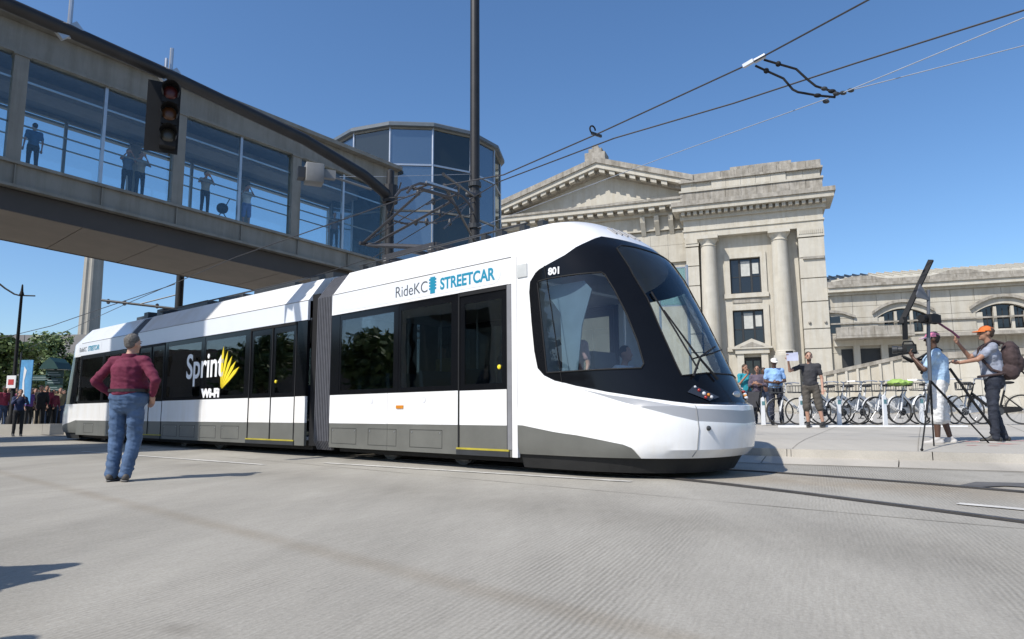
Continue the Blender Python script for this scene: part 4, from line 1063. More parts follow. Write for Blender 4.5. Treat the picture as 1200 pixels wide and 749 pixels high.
# ================================================================ memorial column and its terrace, far off
mc = Vector((-251.0, 402.0, 0))
memo = empty("memorial_tower", mc, radians(20), "tall fluted stone memorial tower rising behind the trees", "tower")
MS = mat("memorial_stone", (.33, .31, .27), .85, var=.1, nscale=.15)
b = MB(); prof = []
N = 32
for z, r in ((20, 5.9), (45, 5.6), (70, 5.3), (96, 5.0), (110, 4.9)):
    prof.append([(r * (1.0 if (k // 2) % 2 == 0 else .84) * cos(2 * pi * k / N), r * (1.0 if (k // 2) % 2 == 0 else .84) * sin(2 * pi * k / N), z) for k in range(N)])
b.add([v for p in prof for v in p], [(i * N + k, i * N + (k + 1) % N, (i + 1) * N + (k + 1) % N, (i + 1) * N + k) for i in range(4) for k in range(N)] + [tuple(range(4 * N, 5 * N))])
b.build("shaft", MS, memo)
b = MB(); b.lathe([(9, -1), (9, 14), (7.4, 15), (7.4, 20)], 12); b.build("base", MS, memo)
tw = empty("memorial_wall", (0, 0, 0), 0, "long grey stone terrace wall behind the trees below the memorial tower", "wall")
for i in range(12):
    p = px_depth(-60 + 27 * i, 484, 330); q = px_depth(-60 + 27 * (i + 1), 484, 330)
    d = (q - p).normalized() * .15
    for z0, z1 in ((0, 20), (20.3, 39)):
        bld = MB(); p2, q2 = p + d, q - d
        bld.hexa([(p2.x, p2.y, z0), (q2.x, q2.y, z0), (q2.x, q2.y + 8, z0), (p2.x, p2.y + 8, z0), (p2.x, p2.y, z1), (q2.x, q2.y, z1), (q2.x, q2.y + 8, z1), (p2.x, p2.y + 8, z1)]); bld.build("wall_panel", mat("terrace_stone", (.21, .20, .19), .9, var=.15, nscale=.08), tw)
# ================================================================ poles, wires, signals
MASTM = mat("mast_dark_grey", (.022, .021, .022), .5, var=.2, metal=.3)
mast = empty("traffic_mast", (-3.1, 16.9, .2), 0, "dark curved traffic mast arm reaching over the street in front of the walkway", "mast")
MP = Vector((-3.1, 16.9, .2))
def rel(p): return Vector(p) - MP
b = MB(); b.lathe([(.26, 0), (.26, .3), (.15, .4), (.13, 3), (.10, 6.75), (.03, 6.8)], 14); b.build("pole", MASTM, mast, smooth=True)
arm = [(-3.1, 16.9, 6.25), (-3.6, 16.1, 6.56), (-4.6, 14.53, 6.84), (-6.2, 12.0, 6.98), (-7.25, 10.4, 7.03), (-8.8, 7.95, 7.05)]
b = MB(); b.tube([rel(p) for p in arm], [.14, .13, .125, .115, .11, .10], 12); b.build("arm", MASTM, mast, smooth=True)
b = MB(); b.lathe([(.2, 5.9), (.2, 6.35)], 12); b.build("arm_collar", MASTM, mast)
for p in ((-6.28, 11.9, 6.98), (-7.22, 10.45, 7.03)):
    b = MB(); b.tube([rel(p) + Vector((0, 0, -.12)), rel(p) + Vector((0, 0, .55))], .035, 8); b.bar(rel(p) + Vector((-.1, -.1, -.13)), rel(p) + Vector((.1, .1, .13)), .10, .16); b.build("arm_clamp", STEEL, mast)
# signal head hanging from the arm
sg = empty("traffic_signal", (-6.29, 11.75, 6.13), radians(28), "black three lens traffic signal hanging from the mast arm", "traffic light")
b = MB(); b.box(-.27, .27, .0, .03, -.66, .66); sgb = b.build("backplate", MATT, sg)
for k, m in ((1, mat("red_dim", (.075, .012, .010), .35)), (0, mat("amber_dim", (.09, .035, .012), .3)), (-1, mat("green_dim", (.05, .045, .035), .3))):
    z = .40 * k
    b = MB(); b.box(-.03, .23, -.20, -.002, z - .19, z + .19); h = b.build("lamp_housing", MATT, sg)
    b = MB(); b.ball((.10, -.20, z), (.125, .03, .125), 16, 6); b.build("lens", m, h, smooth=True)
    vs = []; n = 14
    for y in (-.20, -.42):
        for i in range(n + 1): a = radians(-40 + 260 * i / n); vs.append((.10 + .145 * cos(a), y, z + .145 * sin(a)))
    b = MB(); b.add(vs, [(i, i + 1, n + 2 + i, n + 1 + i) for i in range(n)]); b.build("visor", MATT, h)
b = MB(); b.tube([(.0, .06, .60), (.0, .06, 1.15)], .03, 8); b.build("hanger", STEEL, sg)
# sensor box on a long rod
sx = empty("sensor_box", px_depth(369, 205, 16.4), radians(25), "light grey box on a rod beside the mast pole", "sensor")
bxm = mat("sensor_grey", (.2, .2, .195), .5)
b = MB(); b.box(-.24, .20, -.2, .2, -.24, .25); b.build("housing", bxm, sx, bevel=.02)
b = MB(); b.box(-.42, -.245, -.15, .15, -.15, .12); b.build("lens_hood", DARK, sx); b = MB(); b.box(.205, .5, -.08, .08, -.06, .16); b.tube([(.5, 0, .0), (1.55, .55, .0)], .03, 6); b.build("mounting_rod", bxm, sx)

def wire(name, pts, r, m, label, cat="wire", sag=0.0, group=None):
    P = [Vector(p) for p in pts]; o = P[0]; out = [P[0]]
    for a, c in zip(P, P[1:]):
        n = 6
        for i in range(1, n + 1):
            k = i / n; q = a.lerp(c, k); q.z -= sag * 4 * k * (1 - k); out.append(q)
    b = MB(); b.tube([p - o for p in out], r, 6)
    w = b.build(name, m); w.location = o
    return tag(w, label, cat, group)
C1 = [px_depth(1062, -24, 7.3), px_depth(880, 74, 9.1), px_depth(700, 157, 10.9), px_depth(590, 205, 12.1), TAw(-3.25, 1.325, 5.0), TAw(-12, 1.6, 5.1), TAw(-24, 2.6, 5.2), TAw(-60, 6, 5.5)]
wire("contact_wire", C1, .012, WIREM, "dark contact wire touching the streetcar's pantograph and running overhead", "wire")
C2 = [px_depth(1300, -22, 7.0), px_depth(1200, 12, 7.7), px_depth(1000, 75, 8.9), px_depth(860, 121, 10.0), px_depth(720, 162, 11.2), px_depth(585, 213, 13.6), TAw(-10, 4.8, 5.3), TAw(-60, 9.5, 5.6)]
wire("contact_wire", C2, .012, WIREM, "dark overhead wire passing below the jumper cables to the frame's right edge", "wire")
wire("span_wire", [px_depth(1260, -4, 7.4), px_depth(985, 110, 8.9), px_depth(790, 180, 12.5), px_depth(557, 268, 20)], .007, PALEW, "thin pale span wire running down from the insulator to the tall catenary pole", "wire")
wire("span_wire", [px_depth(1260, 38, 8.2), px_depth(1000, 105, 8.95)], .007, PALEW, "short pale guy wire ending at the overhead insulator, lower of two on the right", "wire")
wire("span_wire", [px_depth(398, 207, 16.6), px_depth(450, 207, 16.9), px_depth(555, 204, 20)], .007, PALEW, "level pale wire between the mast pole and the catenary pole", "wire")
jm = empty("jumper_cable", px_depth(880, 74, 9.1), 0, "pair of sagging black jumper cables with clamps between two overhead wires", "cable"); JO = px_depth(880, 74, 9.1)
for pts in ([(895, 70), (912, 75), (933, 81), (946, 93), (956, 101), (975, 107), (984, 110)], [(885, 77), (898, 83), (918, 92), (929, 105), (935, 108), (958, 112), (979, 114)]):
    P = [px_depth(x, y, 9.1 - .03 * i) - JO for i, (x, y) in enumerate(pts)]
    b = MB(); b.tube(P, .016, 6); b.build("cable", MATT, jm); b = MB(); b.ball(P[1], .04, 8, 6); b.ball(P[-2], (.06, .03, .03), 8, 6); b.build("cable_weight", MATT, jm)
for (a, c) in (((871, 78), (883, 71)), ((884, 72), (897, 65))):
    b = MB(); b.bar(px_depth(*a, 9.12) - JO, px_depth(*c, 9.02) - JO, .05, .05); b.build("clamp", STEEL, jm)
for x, y in ((966, 104), (980, 110), (988, 109), (997, 106), (968, 119)): b = MB(); b.ball(px_depth(x, y, 8.9) - JO, (.05, .03, .03), 8, 6); b.build("insulator", DARK, jm)
wcl = empty("wire_clamp", px_depth(697, 157, 10.9), radians(40), "dark ring clamp on the two wires above the pediment's peak", "clamp")
b = MB(); b.tube([(-.05 + .065 * cos(a), 0, .06 + .065 * sin(a)) for a in [2 * pi * i / 14 for i in range(13)]], .014, 6, cap=True); b.build("ring", MATT, wcl)
b = MB(); b.bar((-.08, 0, -.005), (.16, 0, .0), .03, .045); b.build("jaw", DARK, wcl)
def catenary_pole(x, y, z0, r, h, label):
    p = empty("catenary_pole", (x, y, z0), 0, label, "pole")
    b = MB(); b.lathe([(r * 1.6, 0), (r * 1.6, .25), (r * 1.1, .3), (r, 1), (r * .92, h)], 16); b.build("pole", MASTM, p, smooth=True); return p
cp = catenary_pole(-1.1, 20.0, .35, .155, 15, "tall dark catenary pole rising out of view behind the streetcar roof")
co = Vector((-1.1, 20, .35))
b = MB(); b.tube([(0, 0, 6.9), Vector((-1.35, 13.1, 5.5)) - co], .035, 8); b.tube([(0, 0, 5.5), Vector((-1.35, 13.3, 5.35)) - co], .035, 8); b.tube([Vector((-1.25, 15.5, 5.75)) - co, Vector((-1.0, 12.6, 5.08)) - co], .02, 6); b.build("bracket_arm", PM, cp)
for (x0, y0, d0, x1, y1, d1) in ((557, 236, 20, 505, 252, 15), (557, 250, 20, 470, 262, 15), (452, 232, 16.9, 500, 222, 14), (452, 246, 16.9, 512, 262, 14.5), (540, 214, 17, 500, 240, 13.5), (557, 226, 20, 520, 268, 14), (470, 214, 15, 452, 262, 16.9)):
    b = MB(); b.tube([px_depth(x0, y0, d0) - co, px_depth((x0 + x1) / 2, (y0 + y1) / 2 + 4, (d0 + d1) / 2) - co, px_depth(x1, y1, d1) - co], .016, 6); b.build("stay_rod", PM, cp)
    b = MB(); b.ball(px_depth(lerp(x0, x1, .8), lerp(y0, y1, .8) + 1, lerp(d0, d1, .8)) - co, (.05, .05, .09), 8, 6); b.build("insulator", DARK, cp)
for z in (5.4, 5.9, 6.9, 7.2): b = MB(); b.lathe([(.2, z), (.2, z + .14)], 14); b.build("pole_band", DARK, cp)
for k in range(4): b = MB(); b.ball((-.05 * k, -.35 - .14 * k, 6.85 - .04 * k), (.09, .05, .09), 10, 6); b.build("insulator", PM, cp)
b = MB(); b.box(-.16, .16, -.36, -.16, 4.4, 5.2); b.build("junction_box", DARK, cp)
cp = catenary_pole(-16.3, 33.0, .3, .19, 9.5, "dark catenary pole with bracket arm seen below the walkway")
b = MB(); b.tube([(0, 0, 5.55), (-3.55, -.4, 5.95)], .06, 8); b.tube([(0, 0, 6.3), (-1.8, -.2, 5.78)], .03, 6); b.build("bracket_arm", DARK, cp)
for k in (-1.0, -2.6, -3.4): b = MB(); b.lathe([(.03, -.25), (.09, -.2), (.05, -.12), (.09, -.06), (.03, 0)], 8, (k, -.1, 5.72 - .1 * k)); b.build("insulator", DARK, cp)
wire("feeder_wire", [px_depth(-30, 404, 45), px_depth(60, 382, 40), px_depth(118, 362, 36), px_depth(205, 333, 33)], .02, WIREM, "sloping feeder wire left of the memorial tower", "wire")
# street lamp with banner on the far left
lp = px_depth(13, 484, 27.5); lp.z = .3
lamp = empty("street_lamp", lp, 0, "black street lamp post with small finial on the far left kerb", "street lamp")
b = MB(); b.lathe([(.16, 0), (.16, .4), (.08, .5), (.065, 3), (.05, 5.3), (.09, 5.35), (.05, 5.5), (.03, 5.75), (.0, 5.8)], 10); b.build("post", MATT, lamp, smooth=True)
b = MB(); b.tube([(0, 0, 5.3), (-.3, 0, 5.38), (-.7, 0, 5.62), (-1.2, 0, 6.0)], .035, 6); b.tube([(0, 0, 5.32), (.55, 0, 5.3)], .03, 6); b.build("lamp_arm", MATT, lamp)
b = MB(); b.ball((-1.35, 0, 6.0), (.3, .12, .1), 10, 6); b.build("lantern", DARK, lamp)
b = MB(); b.box(-.2, .16, -.13, -.09, 1.55, 2.05); bl = b.build("notice_sign", PRINTW, lamp); b = MB(); b.box(-.13, .09, -.137, -.131, 1.68, 1.9); b.build("notice_print", mat("print_red", (.45, .04, .04), .6), bl)
bp_ = px_depth(25, 484, 26.5); bp_.z = .3
ban = empty("street_banner", bp_, 0, "tall light blue vertical banner beside the street lamp", "banner")
bm_ = mat("banner_blue", (.10, .33, .60), .7, var=.25, nscale=2.5)
b = MB(); b.box(-.16, .30, -.02, .02, .9, 2.6); b.build("cloth", bm_, ban); b = MB(); b.tube([(-.2, 0, 0), (-.2, 0, 2.9)], .03, 6); b.build("post", DARK, ban)
b = MB(); b.prism([(-.02, 1.1), (.06, 1.3), (.02, 1.8), (.08, 2.2), (-.02, 2.35), (-.04, 1.7)], -.026, -.021, 'y'); b.build("printed_shape", PRINTW, ban)
sgp = px_depth(61, 484, 30); sgp.z = .3
ss = empty("sign_board", sgp, 0, "dark green street sign boards stacked on a post left of the streetcar's tail", "sign")
b = MB(); b.tube([(0, 0, 0), (0, 0, 2.9)], .05, 8); b.build("post", MATT, ss)
GRN = mat("sign_dark_green", (.012, .05, .045), .5, var=.1)
for x0, x1, z0, z1 in ((-1.15, -.1, 1.95, 2.2), (-.35, .42, 2.12, 2.42), (-.35, .42, 1.78, 2.08), (-.35, .42, 1.5, 1.75)):
    b = MB(); b.box(x0, x1, -.09, -.05, z0, z1); q = b.build("sign_panel", GRN, ss)
    for k in range(2): b = MB(); b.box(x0 + .1, x1 - .12 - .1 * k, -.096, -.091, lerp(z0, z1, .22 + .34 * k), lerp(z0, z1, .36 + .34 * k)); b.build("sign_stripe", mat("sign_text_grey", (.22, .28, .27), .6), q)
b = MB(); b.prism([(-.4, 2.45), (.45, 2.45), (.25, 2.75), (.02, 2.95), (-.2, 2.75)], -.5, .5, 'y'); b.build("sign_cap", GRN, ss)
# low pale planter wall by the crowd
pw = empty("planter_wall", px_depth(46, 484, 27.5), 0, "low pale concrete wall in front of the left hand crowd", "wall"); pw.location.z = 0
for i in range(4):
    b = MB(); b.box(-1.35 + .85 * i, -1.35 + .85 * i + .84, -.25, .25, 0, .42); b.build("concrete_block", PLAZAM, pw)
# glass shelter seen behind the cab
sh = px_depth(797, 480, 30); sh.z = .5
she = empty("glass_shelter", sh, radians(-15), "greenish glass screen and post standing behind the streetcar's nose", "shelter")
b = MB(); b.box(-.65, .45, -.03, .03, 4.9, 6.6); b.build("glass_screen", glass("shelter_glass", (.55, .72, .68), .12), she)
b = MB(); b.tube([(.52, 0, 0), (.52, 0, 6.7)], .06, 8); b.tube([(-.7, 0, 0), (-.7, 0, 6.6)], .05, 8); b.bar((-.7, 0, 6.6), (.5, 0, 6.6), .06, .06); b.bar((-.7, 0, 4.9), (.5, 0, 4.9), .06, .06); b.build("frame", STEEL, she)
# off to the left: unseen tower added to cast the streetcar's shadow band
lt = empty("shadow_tower", (-19.0, 9.1, 0), radians(90 - 49.8), "square concrete and glass lift tower standing left of the street", "tower")
b = MB(); b.box(-2.2, 2.2, -2.75, 2.75, 0, 18); b.build("shaft", STONE3, lt)
for k in range(4): b = MB(); b.box(2.205, 2.3, -2.1, 2.1, 1 + 4.2 * k, 4.6 + 4.2 * k); b.build("window", BGLASS, lt)
b = MB(); b.box(-2.3, 2.3, -2.8, 2.8, 18.005, 18.4); b.build("roof", BRIDGED, lt)

# ================================================================ trees
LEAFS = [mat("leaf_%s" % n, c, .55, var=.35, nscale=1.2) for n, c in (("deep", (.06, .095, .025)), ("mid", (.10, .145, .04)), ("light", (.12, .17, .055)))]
BARK = mat("bark", (.10, .08, .06), .9, var=.3, bump=.4, bscale=12)
def tree(x, y, z0, h, r, seed, label, n=3800, leaf=.16, group="trees beyond the street"):
    rr = random.Random(seed)
    t = empty("tree", (x, y, z0), rr.uniform(0, 6), label, "tree", group)
    b = MB(); top = h * .62; bend = Vector((rr.uniform(-.3, .3), rr.uniform(-.3, .3), 0))
    b.tube([(0, 0, 0), bend * .3 + Vector((0, 0, top * .35)), bend + Vector((0, 0, top))], [h * .03, h * .022, h * .012], 9)
    cl = []
    for k in range(9):
        a = k * 2.4 + rr.uniform(-.3, .3); zs = lerp(.3, .6, rr.random()) * h; L = r * rr.uniform(.55, .9)
        e = Vector((cos(a) * L, sin(a) * L, zs + h * rr.uniform(.12, .28)))
        b.tube([bend * (zs / top) + Vector((0, 0, zs)), bend * .5 + Vector((cos(a) * L * .5, sin(a) * L * .5, zs + (e.z - zs) * .6)), e], [h * .012, h * .008, h * .003], 6)
    b.build("trunk", BARK, t)
    for k in range(26):
        a = rr.uniform(0, 2 * pi); f = sqrt(rr.random()); zz = rr.uniform(.34, .93)
        prof = sin(pi * min(1, max(0, (zz - .26) / .72))) ** .6
        cl.append((Vector((cos(a) * r * f * prof * .8, sin(a) * r * f * prof * .8, zz * h)), r * rr.uniform(.22, .42)))
    b = MB()
    for i in range(n):
        c, cr = cl[rr.randrange(len(cl))]
        d = Vector((rr.gauss(0, 1), rr.gauss(0, 1), rr.gauss(0, .8))); d.normalize(); p = c + d * cr * rr.random() ** .45
        u = Vector((rr.gauss(0, 1), rr.gauss(0, 1), rr.gauss(0, .6))).normalized(); v = u.orthogonal().normalized(); v = (v + u.cross(v) * rr.uniform(-1, 1)).normalized()
        s = leaf * rr.uniform(.6, 1.3)
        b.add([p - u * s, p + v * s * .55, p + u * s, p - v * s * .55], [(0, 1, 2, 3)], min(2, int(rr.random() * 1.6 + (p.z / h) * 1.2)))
    me = bpy.data.meshes.new("crown"); me.from_pydata(b.v, [], b.f)
    for m in LEAFS: me.materials.append(m)
    me.polygons.foreach_set("material_index", b.m); o = bpy.data.objects.new("crown", me); col.objects.link(o); o.parent = t
    return t
def tpx(px, d): p = px_depth(px, 484, d); return p.x, p.y
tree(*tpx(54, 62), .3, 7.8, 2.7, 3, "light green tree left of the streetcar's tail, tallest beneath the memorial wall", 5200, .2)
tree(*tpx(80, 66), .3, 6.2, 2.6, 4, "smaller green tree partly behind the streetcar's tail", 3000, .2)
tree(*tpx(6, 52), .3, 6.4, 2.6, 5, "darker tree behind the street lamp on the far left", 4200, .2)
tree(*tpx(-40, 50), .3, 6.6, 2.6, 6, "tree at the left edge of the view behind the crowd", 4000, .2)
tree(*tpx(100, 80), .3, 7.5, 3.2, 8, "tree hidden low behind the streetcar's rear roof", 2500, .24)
# beyond the left edge of the view: what the streetcar glass mirrors
for i, (x, y, h, r, w) in enumerate(((-30, 14, 5.5, 3, "beside the shadow tower"), (-33, 4, 6.5, 3.5, "left of the shadow tower"), (-30, -6, 5, 3, "between the shadow tower and the brown office"), (-38, -14, 7, 3.6, "in front of the brown office"), (-46, 22, 7, 3.5, "farthest from the road"))):
    tree(x, y, 0, h, r, 30 + i, "leafy street tree mirrored in the streetcar windows, " + w, 2600, .26, "trees mirrored in the glass")
of = empty("reflected_block", (-85, 6, 0), pi / 2, "brown office block added unseen left of the street for the streetcar glass to mirror", "building")  # unseen block, added to fill reflections in the streetcar glass
b = MB(); b.box(-50, 50, 0, 12, 0, 9); b.build("wall", mat("office_brown", (.20, .16, .13), .8, var=.15), of)
for r_ in range(2):
    for c_ in range(14):
        b = MB(); b.box(-48 + c_ * 6.9, -44 + c_ * 6.9, -.1, -.005, 1.5 + r_ * 4, 4.1 + r_ * 4); b.build("window", BGLASS, of)
# ================================================================ people
def fabric(name, c, var=.18): return mat(name, c, .85, var=var, nscale=7, bump=.25, bscale=28)
SKIN_L = mat("skin_light", (.42, .24, .17), .55, var=.10, nscale=12); SKIN_T = mat("skin_tan", (.32, .17, .11), .55, var=.10, nscale=12); SKIN_D = mat("skin_brown", (.09, .045, .028), .5, var=.12, nscale=12)
HAIRG = mat("hair_grey", (.11, .10, .09), .8, var=.5, nscale=40, bump=.6, bscale=60); HAIRD = mat("hair_dark", (.015, .012, .01), .7, var=.4, nscale=40, bump=.6, bscale=60); HAIRB = mat("hair_brown", (.06, .035, .02), .7, var=.4, nscale=40, bump=.5, bscale=60)
EYE = mat("eye_dark", (.01, .01, .01), .2); LIP = mat("lip", (.25, .10, .08), .6)
SHOE = mat("shoe_dark", (.03, .028, .026), .6); SHOEW = mat("shoe_pale", (.45, .43, .41), .7); SOLE = mat("sole", (.12, .115, .11), .8)
BASE = dict(hL=(-.10, 0, .92), hR=(.10, 0, .92), kL=(-.11, .015, .50), kR=(.11, .015, .50), aL=(-.12, -.02, .085), aR=(.12, -.02, .085), toL=0, toR=0,
            pel=(0, 0, .96), che=(0, 0, 1.27), nek=(0, -.01, 1.47), hed=(0, .02, 1.645), sL=(-.185, -.01, 1.42), sR=(.185, -.01, 1.42),
            eL=(-.25, -.03, 1.14), eR=(.25, -.03, 1.14), wL=(-.26, .07, .90), wR=(.26, .07, .90), hdL=None, hdR=None, yaw=0, tilt=0, fat=1.0, grip=.5)
def remesh(o, vox, smooth=2, disp=0.0):
    m = o.modifiers.new("remesh", 'REMESH'); m.mode = 'VOXEL'; m.voxel_size = vox; m.use_smooth_shade = True
    s = o.modifiers.new("smooth", 'SMOOTH'); s.factor = .5; s.iterations = smooth
    APPLY.append(o)
WRINK = []
def person(loc, rz, H, pose, fit, label, group=None, det=1):
    P = dict(BASE); P.update(pose); k = H / 1.78
    V = lambda n: Vector(P[n])
    root = empty("person", loc, rz, label, "person", group); root.scale = (k, k, k)
    vox = {2: .0085, 1: .013, 0: .022}[det]; fat = P['fat']
    nA = 10 if det else 8
    b = MB()
    pel, che, nek, hed = V('pel'), V('che'), V('nek'), V('hed')
    hr = Euler((radians(P['tilt']), 0, radians(P['yaw']))).to_matrix()
    b.ball(pel, (.155 * fat, .11 * fat, .12)); b.cap(pel, che, .125 * fat, .15 * fat, 12); b.ball(che + Vector((0, 0, .03)), (.165, .11, .17))
    b.cap(V('sL'), V('sR'), .058, .058); b.cap(che, nek, .10, .06); b.cap(nek - Vector((0, 0, .03)), hed + hr @ Vector((0, -.01, -.06)), .056, .052)
    b.ball(hed + hr @ Vector((0, -.008, .02)), (.076, .094, .100), 16, 12, hr); b.ball(hed + hr @ Vector((0, .028, -.045)), (.055, .06, .068), 12, 8, hr)
    b.cap(hed + hr @ Vector((0, .088, .012)), hed + hr @ Vector((0, .108, -.022)), .010, .016, 8)
    b.ball(hed + hr @ Vector((0, .07, -.088)), (.028, .022, .022), 8, 6, hr)
    for s in (-1, 1): b.ball(hed + hr @ Vector((.078 * s, -.01, -.005)), (.012, .024, .034), 8, 6, hr)
    for S in 'LR':
        sx_ = -1 if S == 'L' else 1
        s, e, w = V('s' + S), V('e' + S), V('w' + S)
        b.cap(s, e, .053, .041, nA); b.cap(e, w, .040, .027, nA)
        fd = (w - e).normalized() if P['hd' + S] is None else Vector(P['hd' + S]).normalized()
        side_ = fd.cross(Vector((0, 1, 0)) if abs(fd.y) < .8 else Vector((0, 0, 1))).normalized()
        if side_.length < .1: side_ = Vector((1, 0, 0))
        nrm_ = side_.cross(fd).normalized()
        if nrm_.x * sx_ > 0: nrm_ = -nrm_
        pc = w + fd * .05
        b.cap(w, pc + fd * .03, .026, .034, 8); b.ball(pc, .036, 8, 6)
        for i, (off, L) in enumerate(((-.030, .070), (-.010, .080), (.010, .075), (.029, .060))):
            kn = pc + fd * .038 + side_ * off; c1 = kn + fd * L * .55 + nrm_ * .012 * P['grip'] * 2; c2 = c1 + (fd * (1 - P['grip']) + nrm_ * P['grip'] * 1.2).normalized() * L * .5
            b.cap(kn, c1, .0105, .0095, 7); b.cap(c1, c2, .0095, .0085, 7)
        tb = w + fd * .025 + side_ * -.028; t1 = tb + (fd * .6 - side_ * .8).normalized() * .04; t2 = t1 + (fd * .95 + nrm_ * .5).normalized() * .032
        b.cap(tb, t1, .015, .012, 7); b.cap(t1, t2, .012, .010, 7)
        h, kk, a = V('h' + S), V('k' + S), V('a' + S)
        b.cap(h, kk, .085 * min(fat, 1.15), .056, 12); b.cap(kk, kk.lerp(a, .35), .054, .056, 10); b.cap(kk.lerp(a, .35), a, .056, .036, 10)
        fy_ = Vector((sin(radians(P['to' + S])), cos(radians(P['to' + S])), 0))
        b.cap(a + Vector((0, 0, -.035)) - fy_ * .03, a + fy_ * .15 + Vector((0, 0, -.05)), .036, .028, 8)
    body = b.build("body", fit.get('skin', SKIN_L), root); remesh(body, vox, 2)
    # eyes, brows and mouth sit on the head
    if det:
        f = MB()
        for s in (-1, 1): f.ball(hed + hr @ Vector((.032 * s, .082, .012)), (.013, .009, .008), 8, 6, hr); f.ball(hed + hr @ Vector((.034 * s, .086, .034)), (.02, .006, .005), 8, 4, hr)
        f.build("eyes", EYE, body); f = MB(); f.ball(hed + hr @ Vector((0, .083, -.058)), (.022, .007, .006), 8, 4, hr); f.build("mouth", LIP, body)
    # shirt
    sh = fit.get('shirt')
    if sh:
        b = MB(); g = .016; lo = P.get('hem', .90)
        b.ball(che + Vector((0, 0, .03)), (.175 + g, .12 + g, .175 + g), 14, 10); b.cap(che, pel.lerp(che, .42 if P.get('tuck') else .25), .152 * fat + g, .148 * fat + g, 14)
        if not P.get('tuck'): b.ball(Vector((pel.x, pel.y, lo + .10)).lerp(pel, .3), (.16 * fat + g, .115 * fat + g, .11), 14, 8)
        if fat > 1.05: b.ball(pel.lerp(che, .42) + Vector((0, .035, .02 if P.get('tuck') else 0)), (.165 * fat + g, .13 * fat + g, .15), 14, 8)
        b.cap(V('sL'), V('sR'), .066 + g * .6, .066 + g * .6, 12); b.cap(che, nek - Vector((0, 0, .035)), .11 + g, .070, 12)
        fr = fit.get('sleeve', .55)
        for S in 'LR':
            s, e, w = V('s' + S), V('e' + S), V('w' + S)
            if fr <= 1: b.cap(s, s.lerp(e, fr), .066, .060, 12)
            else:
                b.cap(s, e, .068, .056, 12); b.cap(e, e.lerp(w, fr - 1), .056, .043, 12)
                for q in (.35, .7): b.ball(s.lerp(e, q) + Vector((0, 0, .006)), .064, 10, 6); b.ball(e.lerp(w, q * (fr - 1)), .053 - .008 * q, 10, 6)
        o = b.build("shirt", sh, root); remesh(o, vox * 1.25, 3); WRINK.append((o, .017 if det else .006))
        if fit.get('collar'):
            b = MB(); b.lathe([(.085, -.03), (.092, .0), (.080, .035), (.066, .036)], 16, tuple(nek + Vector((0, -.004, -.005)))); b.build("collar", fit['collar'], o, smooth=True)
    tr = fit.get('trousers')
    if tr:
        b = MB(); L = fit.get('leg', 1.0); fl = fit.get('flare', 1.0)
        ff = fat if P.get('tuck') else min(fat, 1.15); b.ball(pel + Vector((0, 0, -.01)), (.162 * ff + .014, .115 * fat + .022, .135), 16, 10)
        b.ball(pel + Vector((0, -.045, -.06)), (.14 * ff, .085 * ff, .115), 12, 8)
        if P.get('tuck'): b.ball(pel + Vector((0, 0, .03)), (.182 * fat, .15 * fat, .11), 16, 10)
        for S in 'LR':
            h, kk, a = V('h' + S), V('k' + S), V('a' + S)
            if L >= .9:
                b.cap(h, kk, .098 * min(fat, 1.12), .072 * fl, 12); b.cap(kk, a + Vector((0, 0, .0)), .070 * fl, .058 * fl, 12)
                for q in (.2, .55, .85): b.ball(kk.lerp(a, q) + Vector((0, .006, 0)), (.066 * fl, .062 * fl, .05), 10, 6)
            else: b.cap(h, h.lerp(kk, min(1, L * 2)), .102, .092 * fl, 12); (b.cap(kk, kk.lerp(a, L * 2 - 1), .09 * fl, .085 * fl, 12) if L > .5 else None)
        o = b.build("trousers", tr, root); remesh(o, vox * 1.25, 3); WRINK.append((o, .018 if det else .007))
        if fit.get('belt'):
            b = MB(); z = pel.z + .085; b.lathe([(.001, 0), (1, 0), (1, .035), (.001, .035)], 24, T=lambda p: (pel.x + p[0] * (.176 * fat + .010), pel.y + p[1] * (.150 * fat + .006), z + p[2])); b.build("belt", fit['belt'], o)
    for S in 'LR':
        a = V('a' + S); fy_ = Vector((sin(radians(P['to' + S])), cos(radians(P['to' + S])), 0))
        b = MB(); b.cap(a + Vector((0, 0, -.03)) - fy_ * .045, a + fy_ * .17 + Vector((0, 0, -.045)), .046, .034, 10); b.cap(a + Vector((0, 0, .02)), a + fy_ * .06 + Vector((0, 0, -.02)), .046, .042, 10)
        o = b.build("shoe", fit.get('shoe', SHOE), root); remesh(o, .012 if det else .02, 2)
        b = MB(); c = a + fy_ * .06; r2 = Euler((0, 0, -radians(P['to' + S]))).to_matrix()
        b.ball((c.x, c.y, a.z - .072), (.050, .165, .016), 14, 6, r2); b.build("sole", fit.get('sole', SOLE), o, smooth=True)
    # hair, cap
    if fit.get('hair'):
        b = MB(); b.ball(hed + hr @ Vector((0, -.022, .034)), (.083, .094, .094), 16, 10, hr); b.ball(hed + hr @ Vector((0, -.052, -.008)), (.066, .050, .055), 12, 8, hr)
        if fit.get('long'): b.cap(hed + hr @ Vector((0, -.06, 0)), hed + hr @ Vector((0, -.09, -.2)), .075, .05)
        o = b.build("hair", fit['hair'], root); remesh(o, .012 if det else .02, 2); WRINK.append((o, .010))
    if fit.get('beard'):
        b = MB(); b.ball(hed + hr @ Vector((0, .045, -.075)), (.05, .05, .042), 12, 8, hr); b.build("beard", fit['beard'], root, smooth=True)
